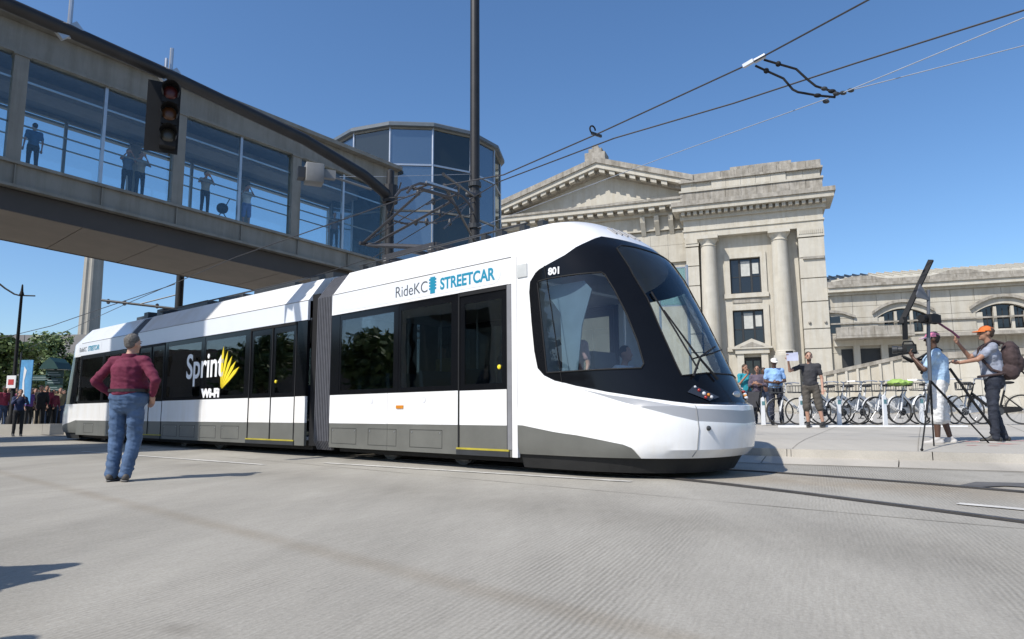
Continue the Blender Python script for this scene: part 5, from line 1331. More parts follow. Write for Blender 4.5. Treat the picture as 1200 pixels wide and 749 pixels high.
    if fit.get('cap'):
        ct = (hr @ Euler((radians(-6), 0, 0)).to_matrix())
        b = MB(); n = 18; vs = []
        for i in range(7):
            t = radians(90 * i / 6); 
            for j in range(n): a = 2 * pi * j / n; vs.append(hed + ct @ Vector((.090 * cos(t) * cos(a), -.006 + .107 * cos(t) * sin(a), .035 + .088 * sin(t))))
        b.add(vs, [(i * n + j, i * n + (j + 1) % n, (i + 1) * n + (j + 1) % n, (i + 1) * n + j) for i in range(6) for j in range(n)])
        c = b.build("cap", fit['cap'], root, smooth=True, angle=60)
        b = MB(); vs = []; m = 10
        for i in range(m + 1):
            a = radians(20 + 140 * i / m); ex = .085 * sin(pi * i / m) ** .7
            for rr_, dz in ((1, 0), (1, .008)): vs.append(hed + ct @ Vector((.088 * cos(a), -.006 + .105 * sin(a), .036 + dz)))
            for dz in (-.018, -.010): vs.append(hed + ct @ Vector((.088 * cos(a) * 1.02, -.006 + .105 * sin(a) + ex, .036 + dz)))
        f = []
        for i in range(m):
            A, B_ = i * 4, (i + 1) * 4
            f += [(A, A + 2, B_ + 2, B_), (A + 1, B_ + 1, B_ + 3, A + 3), (A + 2, A + 3, B_ + 3, B_ + 2)]
        b.add(vs, f); b.build("cap_peak", fit.get('peak', fit['cap']), c)
    if fit.get('glasses'):
        b = MB()
        for s in (-1, 1): b.ball(hed + hr @ Vector((.034 * s, .092, .010)), (.028, .010, .018), 10, 6, hr); b.bar(hed + hr @ Vector((.062 * s, .085, .014)), hed + hr @ Vector((.082 * s, -.01, .016)), .006, .008)
        b.build("sunglasses", EYE, root)
    return root
# --- the man in burgundy watching the streetcar
g0 = px_ground(143, 564)
person((g0.x, g0.y, 0), radians(-6), 1.84, dict(eL=(-.39, -.06, 1.17), wL=(-.275, .08, 1.02), hdL=(.5, .7, -.5), eR=(.39, -.07, 1.18), wR=(.285, .04, 1.01), hdR=(-.25, .5, -.85),
    kL=(-.12, .02, .50), aL=(-.115, -.03, .085), kR=(.09, .05, .51), aR=(.07, -.05, .085), hL=(-.11, 0, .92), hR=(.11, 0, .92), toR=-38, toL=-8, fat=1.30, hed=(.01, .02, 1.625), yaw=-9, pel=(.02, 0, .96), che=(.01, -.01, 1.27), grip=.6, tuck=True, sL=(-.195, -.01, 1.41), sR=(.195, -.01, 1.41)),
    dict(skin=SKIN_L, shirt=fabric("burgundy_cotton", (.125, .010, .035)), sleeve=1.92, collar=fabric("burgundy_cotton", (0, 0, 0)), trousers=fabric("blue_denim", (.06, .105, .19), .3), flare=1.26, belt=mat("belt_black", (.015, .013, .012), .5), hair=HAIRG, shoe=mat("shoe_grey_brown", (.07, .06, .052), .7)),
    "grey haired man in burgundy shirt and jeans standing hands on hips in the road", det=2)
# --- the camera operator in the pink cap and his rig
CB = fabric("pale_blue_cotton", (.36, .50, .66)); 
cpos = px_ground(1105, 522, .235); cpos.z = .235
cz = radians(62)
person(tuple(cpos), cz, 1.80, dict(eL=(-.22, .17, 1.17), wL=(-.10, .30, 1.36), hdL=(.1, .35, .9), eR=(.21, .20, 1.20), wR=(.06, .32, 1.42), hdR=(-.25, .3, .9), fat=1.12, yaw=6, tilt=4, aL=(-.13, .07, .085), aR=(.12, -.12, .085), kL=(-.12, .05, .5), kR=(.12, -.03, .5), hem=.86, grip=.85),
    dict(skin=SKIN_D, shirt=CB, sleeve=.75, trousers=fabric("white_shorts", (.66, .65, .63), .08), leg=.62, flare=1.12, cap=fabric("pink_cap", (.92, .28, .40)), peak=fabric("pink_pale", (.72, .50, .58)), hair=HAIRD, glasses=True, shoe=SHOEW),
    "camera operator in pink cap, pale blue shirt and white shorts holding a black camera", det=2)
def cw(p): 
    c, s = cos(cz), sin(cz); k = 1.80 / 1.78
    return Vector((cpos.x + (p[0] * c - p[1] * s) * k, cpos.y + (p[0] * s + p[1] * c) * k, cpos.z + p[2] * k))
hc = empty("hand_camera", cw((-.02, .36, 1.50)), cz, "black hand held video camera in front of the pink capped operator's face", "camera")
b = MB(); b.box(-.07, .07, -.12, .08, -.07, .08); b.build("camera_body", MATT, hc, bevel=.008)
T90 = lambda p: (p[0], .08 + p[2], p[1] + .005)
b = MB(); b.lathe([(.05, 0), (.05, .06), (.062, .07), (.065, .14), (.055, .145)], 16, T=T90); b.build("camera_lens", DARK, hc, smooth=True)
b = MB(); b.tube([(0, -.09, .08), (0, -.07, .13), (0, .05, .13), (0, .07, .08)], .012, 6); b.build("carry_handle", MATT, hc); b = MB(); b.box(-.085, -.072, -.1, .02, -.05, .05); b.build("flip_screen", EYE, hc)
sl = empty("camera_strap", tuple(cpos), cz, "dark strap slung round the pink capped operator's shoulders and chest", "strap")
b = MB(); b.tube([(-.06, .46, 1.42), (-.10, .30, 1.33), (-.13, .17, 1.40), (-.09, -.02, 1.53), (.05, -.10, 1.49), (.13, .05, 1.48), (.12, .18, 1.36), (.05, .33, 1.32), (.03, .44, 1.40)], .018, 6); b.tube([(-.10, .16, 1.2), (.02, .20, 1.14), (.12, .15, 1.22)], .025, 6); b.build("strap_band", MATT, sl)
# tripod with tall column and tilted black board
tpp = px_depth(1085, 520, 10.1); tz = .235
tri = empty("tripod_rig", (tpp.x, tpp.y, tz), radians(30), "black tripod with grey column carrying a long tilted board and small camera", "tripod")
TRC = Vector((tpp.x, tpp.y, tz))
def tl_(p): 
    q = Vector(p) - TRC; c, s = cos(-radians(30)), sin(-radians(30)); return Vector((q.x * c - q.y * s, q.x * s + q.y * c, q.z))
apex = px_depth(1090, 446, 10.15)
for (x, y, d) in ((1080, 523, 9.95), (1093, 506, 10.4), (1160, 496, 10.6)):
    f = px_depth(x, y, d); f.z = tz - .01
    b = MB(); m_ = apex.lerp(f, .5); b.tube([tl_(apex), tl_(m_)], .017, 8); b.tube([tl_(m_), tl_(f)], .011, 8); b.ball(tl_(f), .022, 8, 6); b.build("tripod_leg", MATT, tri)
GP = mat("rig_pole_grey", (.13, .135, .15), .4, metal=.4)
b = MB(); b.tube([tl_(apex), tl_(px_depth(1088, 400, 10.15)), tl_(px_depth(1088, 340, 10.15))], [.028, .026, .022], 10); b.build("column", GP, tri)
p, q = tl_(px_depth(1056, 379, 10.1)), tl_(px_depth(1091, 305, 10.25))
b = MB(); b.bar(p, q, .03, .075, up=(.3, -1, .2)); b.build("tilted_board", MATT, tri)
b = MB(); b.bar(tl_(px_depth(1060, 372, 10.1)), tl_(px_depth(1061, 398, 10.1)), .06, .05); b.build("board_bracket", MATT, tri)
b = MB()
pl = [tl_(px_depth(x, y, 10.13)) for x, y in ((1073, 348), (1078, 333), (1088, 350), (1088, 352))]
b.add([v + Vector((0, .01, 0)) for v in pl] + [v - Vector((0, .01, 0)) for v in pl], [(0, 1, 2, 3), (7, 6, 5, 4), (0, 4, 5, 1), (1, 5, 6, 2), (2, 6, 7, 3), (3, 7, 4, 0)]); b.build("gusset_plate", GP, tri)
cc = tl_(px_depth(1090, 374, 10.12)); b = MB(); b.box(cc.x - .13, cc.x + .13, cc.y - .09, cc.y + .09, cc.z - .06, cc.z + .06); b.ball(cc + Vector((.12, 0, .01)), .085, 10, 8); b.tube([cc + Vector((-.13, 0, 0)), cc + Vector((-.24, 0, .0))], .055, 12); b.build("rig_camera", MATT, tri)
b = MB(); b.tube([tl_(px_depth(x, y, 10.15)) for x, y in ((1099, 378), (1108, 384), (1116, 389), (1124, 396))], .016, 6); b.build("pan_handle", mat("handle_magenta", (.09, .02, .05), .5), tri)
b = MB(); b.tube([tl_(px_depth(x, y, d)) for x, y, d in ((1113, 432, 10.5), (1140, 470, 10.55), (1160, 497, 10.6))], .020, 6); b.build("support_strut", MATT, tri)
# --- man with orange cap and backpack
opos = px_ground(1170, 519, .275); opos.z = .275; oz = radians(66)
person(tuple(opos), oz, 1.84, dict(eL=(-.24, .20, 1.24), wL=(-.16, .42, 1.20), hdL=(.1, 1, .25), eR=(.22, .22, 1.30), wR=(.12, .36, 1.50), hdR=(-.1, .5, .85), aL=(-.11, .05, .085), aR=(.12, -.10, .085), kL=(-.11, .05, .5), kR=(.11, .0, .5), yaw=4, tilt=8, hem=.85, pel=(0, -.03, .96), grip=.7),
    dict(skin=SKIN_T, shirt=fabric("grey_blue_check", (.26, .28, .34), .3), sleeve=.6, trousers=fabric("dark_navy_jeans", (.018, .022, .035), .3), flare=1.08, cap=fabric("orange_cap", (.62, .15, .03)), hair=HAIRB, glasses=True, shoe=SHOE, sole=SHOEW),
    "man in orange cap with raised hands, check shirt and dark jeans wearing a backpack", det=2)
bkp = empty("backpack", tuple(opos), oz, "bulging dark brown backpack on the back of the orange capped man", "backpack"); k_ = 1.84 / 1.78; bkp.scale = (k_,) * 3
BPM = fabric("backpack_brown", (.045, .028, .028), .35)
b = MB(); b.ball((0, -.26, 1.26), (.17, .13, .26), 14, 10); b.cap((-.06, -.22, 1.05), (.06, -.22, 1.05), .13, .13); b.ball((0, -.34, 1.18), (.13, .09, .15), 12, 8); o = b.build("pack", BPM, bkp); remesh(o, .013, 2); WRINK.append((o, .015))
b = MB()
for s in (-1, 1): b.tube([(.12 * s, -.17, 1.47), (.13 * s, -.03, 1.525), (.135 * s, .11, 1.43), (.14 * s, .135, 1.25), (.17 * s, .02, 1.08), (.15 * s, -.14, 1.02)], .022, 6)
b.build("shoulder_strap", BPM, bkp)
b = MB(); b.tube([(-.19, -.1, 1.02), (-.185, .06, 1.0), (-.1, .155, .99), (.1, .155, .99), (.185, .06, 1.0), (.19, -.1, 1.02)], .02, 6); b.build("waist_strap", BPM, bkp)
b = MB(); b.tube([(0, -.3, 1.5), (.06, -.38, 1.42), (.1, -.42, 1.2)], .012, 5); b.tube([(.1, -.38, 1.1), (.14, -.44, 1.02)], .012, 5); b.build("loose_strap", MATT, bkp)
# --- man in shorts holding up a tablet, man in pale blue shirt and white cap
spos = px_depth(953, 500, 16.3); spos.z = plaza_z(spos.x, spos.y)
sz = radians(150)
person(tuple(spos), sz, 1.80, dict(eR=(.42, .12, 1.32), wR=(.42, .28, 1.56), hdR=(0, .2, 1), eL=(-.25, -.02, 1.12), wL=(-.26, .07, .88), yaw=14, aL=(-.22, .02, .085), kL=(-.16, .03, .5), aR=(.10, -.02, .085), toL=12, grip=.5),
    dict(skin=SKIN_L, shirt=fabric("charcoal_tee", (.035, .035, .04)), sleeve=.6, trousers=fabric("khaki_grey_shorts", (.075, .066, .055)), leg=.56, flare=1.1, hair=HAIRB, beard=HAIRB, shoe=SHOE), "bearded man in charcoal T-shirt and dark shorts raising one arm with a tablet", det=1)
def lw_(p, o, rz, k=1.0): return Vector((o.x + (p[0] * cos(rz) - p[1] * sin(rz)) * k, o.y + (p[0] * sin(rz) + p[1] * cos(rz)) * k, o.z + p[2] * k))
tb = empty("tablet", lw_((.32, .33, 1.66), spos, sz), sz, "pale tablet held up by the man in the charcoal T-shirt", "tablet")
b = MB(); b.box(-.13, .13, -.006, .006, -.10, .10); b.build("case", mat("tablet_pale", (.45, .47, .60), .4), tb); b = MB(); b.box(-.12, .12, -.0085, -.0065, -.09, .09); b.build("screen", EYE, tb)
b = MB(); b.box(-.02, .14, -.02, .02, .102, .14); b.build("clip_on_top", MATT, tb)
bpos = px_depth(911, 495, 18.0); bpos.z = plaza_z(bpos.x, bpos.y)
person(tuple(bpos), radians(170), 1.76, dict(eL=(-.25, .0, 1.14), wL=(-.10, .20, 1.10), hdL=(.8, .4, 0), eR=(.25, .0, 1.14), wR=(.10, .20, 1.10), hdR=(-.8, .4, .1), tilt=-8, fat=1.08),
    dict(skin=SKIN_D, shirt=fabric("sky_blue_shirt", (.25, .42, .70)), sleeve=.7, trousers=fabric("navy_trousers", (.02, .025, .045)), cap=fabric("white_cap", (.65, .62, .56)), hair=HAIRD, belt=mat("belt_black", (0, 0, 0)), shoe=SHOE), "man in sky blue shirt, white cap and navy trousers looking down at his hands", det=1)
tpos = px_depth(876, 494, 19.2); tpos.z = plaza_z(tpos.x, tpos.y)
person(tuple(tpos), radians(195), 1.66, dict(eL=(-.25, .08, 1.18), wL=(-.1, .24, 1.35), eR=(.25, .08, 1.18), wR=(.08, .26, 1.45), hdR=(0, .2, 1)), dict(skin=SKIN_T, shirt=fabric("teal_shirt", (.02, .27, .34)), sleeve=.8, trousers=fabric("denim_mid", (.06, .09, .16)), hair=HAIRB, long=True), "woman in bright teal top and jeans behind the streetcar's nose", det=1)
npos = px_depth(891, 498, 18.8); npos.z = plaza_z(npos.x, npos.y)
person(tuple(npos), radians(150), 1.60, dict(eL=(-.24, .08, 1.14), wL=(-.1, .22, 1.18), eR=(.24, .08, 1.14), wR=(.1, .22, 1.2)), dict(skin=SKIN_T, shirt=fabric("mauve_grey_top", (.10, .08, .11)), sleeve=1.6, trousers=fabric("denim_dark", (.035, .05, .09)), hair=HAIRD, long=True), "dark haired woman in grey mauve top beside the man in the white cap", det=1)
hpos = px_depth(898, 494, 21); hpos.z = plaza_z(hpos.x, hpos.y)
person(tuple(hpos), radians(160), 1.66, {}, dict(skin=SKIN_D, shirt=fabric("rust_top", (.12, .06, .04)), trousers=fabric("denim_dark", (0, 0, 0)), hair=HAIRD), "person mostly hidden behind the man in the sky blue shirt", det=0)
pc = empty("pushchair", px_depth(889, 500, 18.4), radians(40), "folded black pushchair standing by the woman in the mauve top", "pushchair"); pc.location.z = plaza_z(pc.location.x, pc.location.y)
b = MB(); b.tube([(-.25, 0, .05), (.1, 0, .55), (.3, 0, 1.0)], .018, 6); b.tube([(-.25, .4, .05), (.1, .4, .55), (.3, .4, 1.0)], .018, 6); b.tube([(.3, 0, 1.0), (.3, .4, 1.0)], .02, 6); b.tube([(.25, 0, .05), (-.05, 0, .6)], .018, 6); b.tube([(.25, .4, .05), (-.05, .4, .6)], .018, 6); b.build("frame", MATT, pc)
b = MB(); b.prism([(-.15, .35), (.12, .33), (.28, .85), (.2, .87), (.05, .45), (-.15, .45)], .03, .37, 'y'); b.build("seat", fabric("pushchair_cloth", (.03, .03, .035)), pc)
for x in (-.25, .25):
    for y in (0, .4): b = MB(); b.lathe([(.03, -.02), (.08, -.02), (.08, .02), (.03, .02)], 12, T=lambda p, x=x, y=y: (x + p[0], y + p[2], .08 + p[1])); b.build("wheel", MATT, pc)

# --- crowd waiting on the far left pavement
tops = [("crimson", (.25, .03, .06)), ("purple", (.12, .05, .22)), ("white", (.6, .6, .6)), ("navy", (.02, .03, .08)), ("grey", (.2, .2, .2)), ("black", (.015, .015, .015)), ("olive", (.10, .11, .05)), ("sky", (.25, .4, .6)), ("maroon", (.16, .02, .04)), ("tan", (.35, .26, .16)), ("pink", (.5, .16, .25)), ("khaki", (.2, .17, .1))]
bots = [("jeans", (.05, .08, .15)), ("black", (.015, .015, .016)), ("beige", (.32, .27, .2))]
cr = [(3, 27.5, 0, 0, "nearest the lamp post"), (8, 31, 1, 1, "behind the lamp post"), (19, 29, 10, 1, "by the blue banner"), (22, 25.6, 3, 1, "standing at the kerb in front of the blue banner"), (29, 30, 8, 0, ""), (33, 27.6, 1, 1, ""), (37, 31, 4, 1, ""), (40, 28.6, 8, 1, ""), (44, 30, 9, 2, ""), (47, 28.2, 5, 1, ""), (51, 31, 2, 0, ""), (53, 28.6, 0, 1, ""), (57, 30, 5, 0, ""), (61, 28.8, 8, 1, ""), (65, 30.5, 4, 1, ""), (69, 29.5, 11, 0, ""), (73, 31, 3, 1, ""), (14, 32, 7, 2, ""), (26, 32.5, 2, 1, ""), (-6, 30, 6, 1, "")]
order = ["first", "second", "third", "fourth", "fifth", "sixth", "seventh", "eighth", "ninth", "tenth", "eleventh", "twelfth", "thirteenth", "fourteenth", "fifteenth", "sixteenth", "seventeenth"]
oi = 0
for i, (x, d, t, bt, where) in enumerate(cr):
    p = px_depth(x, 484, d); rr = random.Random(i + 50)
    if not where: where = "%s along from the banner in the left hand crowd" % order[oi]; oi += 1
    up = rr.random()
    ps = dict(yaw=rr.uniform(-25, 25)) if up < .6 else dict(eR=(.24, .14, 1.22), wR=(.1, .28, 1.46), eL=(-.24, .14, 1.22), wL=(-.1, .28, 1.46), yaw=0)
    sk = rr.choice([SKIN_L, SKIN_T, SKIN_D])
    person((p.x, p.y, .0 if d < 26.5 else .22 + .01 * (d - 28)), radians(rr.uniform(195, 260)), rr.uniform(1.6, 1.82), ps,
           dict(skin=sk, shirt=fabric("crowd_" + tops[t][0], tops[t][1]), sleeve=rr.choice([.6, .7, 1.7]), trousers=fabric("crowd_" + bots[bt][0], bots[bt][1]), hair=rr.choice([HAIRD, HAIRB, HAIRG])),
           "%s topped bystander in %s, %s" % (tops[t][0], {"jeans": "jeans", "black": "black trousers", "beige": "beige trousers"}[bots[bt][0]], where), "crowd waiting on the far left pavement", det=0)
# --- people on the walkway
brp = [(-6.0, 1.2, 0, dict(yaw=10), "blue_top", (.03, .10, .22), 1, "person in blue top beside the leftmost walkway post"),
       (-3.15, .9, 170, dict(eR=(.24, .15, 1.3), wR=(.08, .25, 1.55), eL=(-.24, .15, 1.3), wL=(-.08, .25, 1.55)), "slate", (.09, .12, .17), 1, "left figure of the close pair on the walkway, below the signal"),
       (-2.75, .8, 190, dict(eL=(-.26, .18, 1.25), wL=(-.05, .26, 1.5), eR=(.28, .12, 1.3), wR=(.1, .28, 1.52)), "beige", (.26, .22, .17), 1, "right figure of the close pair on the walkway, arms raised, pale top"),
       (-.38, .7, 180, dict(eL=(-.30, .10, 1.28), wL=(-.1, .22, 1.5), eR=(.30, .10, 1.25), wR=(.1, .22, 1.48)), "stone_tee", (.28, .24, .19), 1, "photographer in stone coloured T-shirt on the walkway, elbows out"),
       (1.35, .75, 170, dict(eL=(-.28, .1, 1.3), wL=(-.08, .2, 1.55), eR=(.28, .1, 1.3), wR=(.08, .2, 1.55)), "white_top", (.45, .45, .45), 0, "person in white top and blue shorts on the walkway"),
       (5.55, .75, 150, dict(), "brown_top", (.10, .06, .045), 1, "lone brown topped figure at the walkway's far end")]
for x, y, rz, ps, nm, c, bt, lab in brp:
    p = TBw(x, y - .3, 8.47)
    person(tuple(p), BA + radians(rz), 1.80, ps, dict(skin=SKIN_T, shirt=fabric("walk_" + nm, c), sleeve=.7, trousers=fabric("walk_dark", (.01, .01, .012)) if bt else fabric("walk_blue_shorts", (.10, .16, .35)), leg=1.0 if bt else .56, hair=HAIRD), lab, "people watching from the walkway", det=0)
stp = TBw(.42, .6, 8.47); st = empty("stroller", tuple(stp), BA, "dark stroller beside the photographer on the walkway", "stroller")
b = MB(); b.tube([(-.2, 0, .1), (.1, 0, .6), (.28, 0, 1.0)], .02, 6); b.tube([(.25, 0, .1), (-.1, 0, .55)], .02, 6); b.build("frame", MATT, st); b = MB(); b.ball((0, 0, .55), (.24, .2, .22), 10, 8); b.build("hood", MATT, st, smooth=True)
for x in (-.2, .25): b = MB(); b.lathe([(.02, -.03), (.1, -.03), (.1, .03), (.02, .03)], 12, T=lambda p, x=x: (x + p[0], p[2], .1 + p[1])); b.build("wheel", MATT, st)
# --- the driver, and bystanders whose shadows reach into the picture from the left
q = TAw(1.0, 1.32, 0); person((q.x, q.y, .30), YAW_A - pi / 2, 1.74, dict(pel=(0, -.15, .62), che=(0, -.17, .95), nek=(0, -.17, 1.16), hed=(0, -.13, 1.33), sL=(-.18, -.17, 1.1), sR=(.18, -.17, 1.1), hL=(-.1, -.12, .6), hR=(.1, -.12, .6), kL=(-.12, .3, .55), kR=(.12, .3, .55), aL=(-.12, .36, .12), aR=(.12, .36, .12), eL=(-.26, .0, .88), wL=(-.18, .25, .86), eR=(.26, .0, .88), wR=(.18, .25, .86), hem=.6),
    dict(skin=SKIN_T, shirt=fabric("driver_pale_shirt", (.5, .5, .52)), sleeve=.7, trousers=fabric("navy_trousers", (0, 0, 0)), hair=HAIRD), "driver in pale shirt seated at the streetcar's controls", det=0)
q = TAw(.30, .85, 0); person((q.x, q.y, .36), YAW_A + radians(180), 1.72, {}, dict(skin=SKIN_L, shirt=fabric("rider_plaid", (.32, .2, .2), .5), sleeve=.7, trousers=fabric("navy_trousers", (0, 0, 0)), hair=HAIRB), "standing rider in plaid shirt behind the streetcar's cab window", det=0)
for i, (x, y, c, lab) in enumerate(((-.62, 1.3, (.45, .5, .55), "rider in pale top behind the streetcar's front door glass"), (-3.2, 1.5, (.35, .3, .1), "rider standing behind the front section's first window"), (-2.0, 1.9, (.12, .2, .3), "rider standing behind the front section's second window"))):
    q = TAw(x, y, 0); person((q.x, q.y, .36), YAW_A + radians(170), 1.7, {}, dict(skin=SKIN_T, shirt=fabric("rider_top_" + "abc"[i], c), trousers=fabric("navy_trousers", (0, 0, 0)), hair=HAIRD), lab, det=0)
for (x, y), lab in (((-3.64, 2.54), "third onlooker in grey left of view, beside the one raising a camera"), ((-3.70, 2.80), "onlooker in grey raising a camera just left of view, casting a shadow on the road"), ((-3.08, 1.56), "second onlooker in grey left of view, casting only a shadow tip")):  # third one unseen, added to fill the gap in the shadow
    person((x, y, 0), radians(-40), 1.84, dict(fat=1.35, eL=(-.25, .10, 1.22), wL=(-.10, .14, 1.42), eR=(.25, .10, 1.22), wR=(.10, .16, 1.46)), dict(skin=SKIN_T, shirt=fabric("crowd_grey", (0, 0, 0)), trousers=fabric("crowd_jeans", (0, 0, 0)), hair=HAIRD), lab, det=0)

# ================================================================ hire bicycles
BW_ = mat("bike_white", (.72, .73, .74), .35, coat=.5, var=.05); BKB = mat("basket_dark", (.06, .062, .065), .6); TYRE = mat("tyre", (.035, .035, .035), .8)
def make_bike(frame_m, loc, rz, label, group, guard=True):
    t = empty("bicycle", loc, rz, label, "bicycle", group)
    for x in (-.53, .53):
        T = lambda p, x=x: (x + p[0], p[2], .34 + p[1])
        b = MB(); n = 28; m = 6; vs = []
        for i in range(n):
            a = 2 * pi * i / n
            for j in range(m): c = 2 * pi * j / m; vs.append(T(((.325 + .019 * cos(c)) * cos(a), (.325 + .019 * cos(c)) * sin(a), .019 * sin(c))))
        b.add(vs, [(i * m + j, i * m + (j + 1) % m, ((i + 1) % n) * m + (j + 1) % m, ((i + 1) % n) * m + j) for i in range(n) for j in range(m)])
        w = b.build("wheel", TYRE, t)
        b = MB()
        for i in range(14): a = 2 * pi * i / 14; b.tube([T((.025 * cos(a + .4), .025 * sin(a + .4), .012 * (-1) ** i)), T((.305 * cos(a), .305 * sin(a), 0))], .0022, 4, cap=False)
        b.tube([T((0, 0, -.05)), T((0, 0, .05))], .022, 8); b.build("spokes", STEEL, w)
        vs = []
        for i in range(15):
            a = radians(20 + 150 * i / 14)
            for y in (-.028, .028): vs.append(T((.362 * cos(a), .362 * sin(a), y)))
        b = MB(); b.add(vs, [(2 * i, 2 * i + 1, 2 * i + 3, 2 * i + 2) for i in range(14)]); b.build("mudguard", frame_m, t)
    b = MB(); b.tube([(.53, .05, .34), (.47, .05, .60), (.40, 0, .78), (.36, 0, .95)], .018, 6); b.tube([(.53, -.05, .34), (.47, -.05, .60), (.40, 0, .78)], .016, 6)
    b.tube([(.42, 0, .72), (.15, 0, .45), (-.08, 0, .30)], .034, 8); b.tube([(-.08, 0, .30), (-.22, 0, .78)], .022, 8)
    for s in (-.05, .05): b.tube([(-.53, s, .34), (-.08, s * .5, .30)], .013, 6); b.tube([(-.53, s, .34), (-.19, s * .4, .68)], .011, 6)
    b.build("frame", frame_m, t, smooth=True)
    b = MB(); b.tube([(-.22, 0, .76), (-.26, 0, .93)], .014, 6); p_ = b.build("seat_post", STEEL, t)
    b = MB(); b.ball((-.30, 0, .955), (.13, .085, .035), 12, 8); b.cap((-.25, 0, .955), (-.10, 0, .95), .035, .02); b.build("saddle", MATT, t)
    b = MB(); b.tube([(.36, 0, .95), (.34, 0, 1.02), (.33, .12, 1.06), (.22, .27, 1.06), (.10, .29, 1.04)], .014, 6); b.tube([(.34, 0, 1.02), (.33, -.12, 1.06), (.22, -.27, 1.06), (.10, -.29, 1.04)], .014, 6); b.build("handlebar", STEEL, t)
    b = MB()
    for (a, c, z0, z1) in (((.43, -.17), (.43, .17), .80, 1.02), ((.72, -.18), (.72, .18), .84, 1.02), ((.43, -.17), (.72, -.18), .82, 1.02), ((.43, .17), (.72, .18), .82, 1.02)):
        for k in (0, 2): z = lerp(z0, z1 - .04, k / 2); b.bar((a[0], a[1], z), (c[0], c[1], z), .010, .014)
        for k in range(5): f = k / 4; b.bar((lerp(a[0], c[0], f), lerp(a[1], c[1], f), z0), (lerp(a[0], c[0], f), lerp(a[1], c[1], f), z1 - .04), .007, .007)
    b.box(.43, .72, -.17, .17, .80, .815); b.build("basket", BKB, t)
    b = MB(); T = lambda p: (-.08 + p[0], .06 + p[2], .30 + p[1]); b.lathe([(.02, 0), (.09, 0), (.09, .008), (.02, .008)], 16, T=T); b.tube([(-.08, -.08, .30), (-.08, .075, .30)], .015, 6); b.bar((-.08, .07, .30), (.02, .09, .16), .014, .02); b.bar((-.08, -.07, .30), (-.18, -.09, .44), .014, .02); ck = b.build("crankset", DARK, t)
    b = MB(); b.box(-.03, .07, .08, .17, .145, .165); b.build("pedal", DARK, ck); b = MB(); b.box(-.23, -.13, -.17, -.08, .43, .45); b.build("pedal", DARK, ck)
    for s in (-1, 1) if guard else ():       # skirt guard panels either side of the rear wheel
        vs = [(-.53, s * .045, .36)] + [(-.53 + .30 * cos(radians(a)), s * .045, .36 + .30 * sin(radians(a))) for a in range(10, 171, 16)]
        b = MB(); b.add(vs, [(0, i, i + 1) for i in range(1, len(vs) - 1)]); b.build("skirt_guard", frame_m, t)
    b = MB(); b.prism([(-.50, .30), (-.50, .40), (-.05, .42), (.04, .34), (-.02, .24)], .052, .062, 'y'); b.build("chain_guard", frame_m, t)
    return t
bx0 = px_depth(940, 498, 17.6); bx1 = px_depth(1152, 498, 16.2)
blab = ["white hire bicycle at the rack's left end behind the white capped man", "second white hire bicycle from the left, behind the man in shorts", "white hire bicycle just right of the man in shorts", "white hire bicycle with its whole front wheel showing", "fifth white hire bicycle from the rack left end", "sixth white hire bicycle, left of the green covered one", "white hire bicycle with a bright green basket cover", "white hire bicycle partly behind the tripod", "white hire bicycle behind the camera operator", "black framed bicycle between the camera operator and the orange capped man"]
proto = None; bang = radians(188)
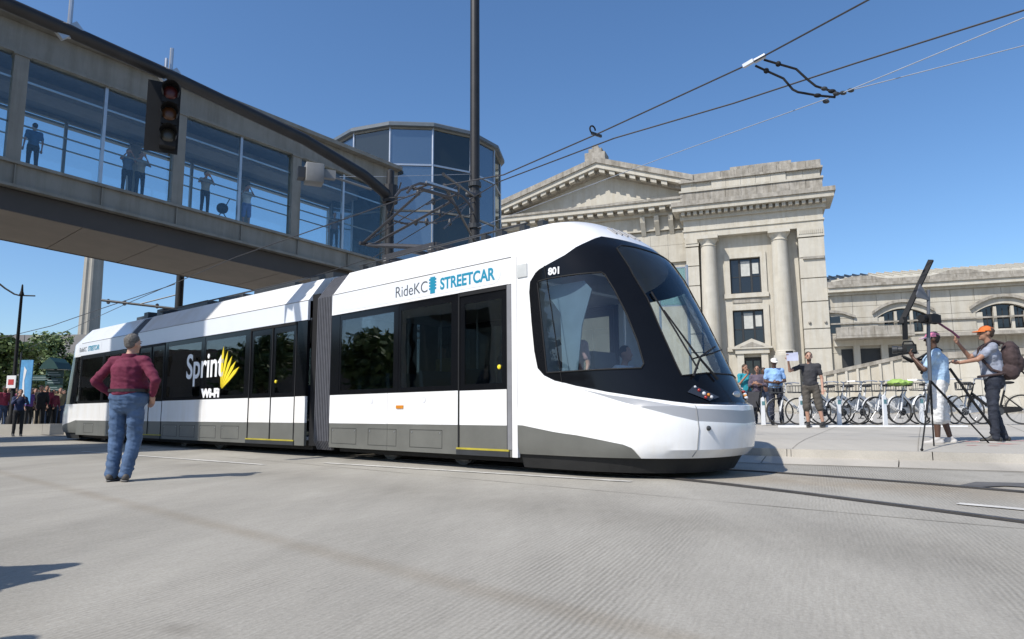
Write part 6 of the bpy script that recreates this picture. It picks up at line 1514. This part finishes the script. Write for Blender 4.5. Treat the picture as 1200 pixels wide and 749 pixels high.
for i, lab in enumerate(blab):
    p = bx0.lerp(bx1, i / 9); z = plaza_z(p.x, p.y) + .004
    rz = bang + random.Random(i * 3 + 1).uniform(-.32, .28) + (-.35 if i == 9 else 0)
    if i == 0: t = proto = make_bike(BW_, (p.x, p.y, z), rz, lab, "hire bicycles in the docking rack")
    elif i == 9: t = make_bike(MATT, (p.x + .1, p.y - .3, z), rz, lab, None, False)
    else: t = copy_tree(proto); t.location = (p.x, p.y, z); t.rotation_euler = (0, 0, rz); t["label"] = lab
    if i == 6:
        q = empty("basket_cover", (p.x + cos(rz) * .58, p.y + sin(rz) * .58, z + .80), rz, "bright green cloth bundled in a hire bicycle's basket", "cloth")
        b = MB(); b.ball((-.05, 0, .20), (.24, .22, .09), 14, 8); b.ball((-.25, .08, .20), (.16, .14, .06), 10, 6); o = b.build("cloth", fabric("lime_cloth", (.28, .42, .10), .35), q); remesh(o, .02, 2); WRINK.append((o, .03))
    if i in (0, 2, 4, 6, 8):
        d = empty("bike_dock", (p.x + cos(rz) * .95, p.y + sin(rz) * .95, z), rz, "docking post of the %s" % lab.replace("white hire bicycle", "hire bicycle").split(",")[0], "bike dock", "bike docking posts")
        b = MB(); b.prism([(-.05, 0), (.06, 0), (.035, .68), (-.02, .72), (-.05, .66)], -.022, .022, 'y'); b.build("post", BW_, d); b = MB(); b.box(-.055, .02, -.026, .026, .5, .6); b.build("lock_head", mat("dock_teal", (.10, .22, .24), .4), d)
dp = MB(); a, c = bx0 + Vector((-.9, -.75, 0)), bx1 + Vector((-.9, -.75, 0)); dv = (c - a).normalized(); nv = Vector((-dv.y, dv.x, 0)) * .2
z = plaza_z(*((a + c) / 2).xy) + .03
dp.hexa([(*(a - nv).xy, z - .1), (*(c - nv).xy, z - .1), (*(c + nv).xy, z - .1), (*(a + nv).xy, z - .1), (*(a - nv).xy, z), (*(c - nv).xy, z), (*(c + nv).xy, z), (*(a + nv).xy, z)])
tag(dp.build("dock_plate", BW_), "long pale base plate under the row of bicycle docks", "base plate")

# ================================================================ apply modifiers, add cloth folds
from mathutils import noise
dg = bpy.context.evaluated_depsgraph_get(); dg.update()
amp = dict(WRINK); done = {}
for o in APPLY:
    me = bpy.data.meshes.new_from_object(o.evaluated_get(dg)); done[o] = me
for o, me in done.items():
    me.name = o.name; o.modifiers.clear()
    a = amp.get(o, 0)
    if a:
        nn = [v.normal.copy() for v in me.vertices]
        for v, n in zip(me.vertices, nn):
            p = v.co; q = Vector((p.x * 9 + p.z * 3, p.y * 9, p.z * 16 + p.x * 5))
            f = noise.noise(q) * .7 + noise.noise(q * 2.3) * .35
            v.co = p + n * a * f
    o.data = me
    me.shade_smooth()
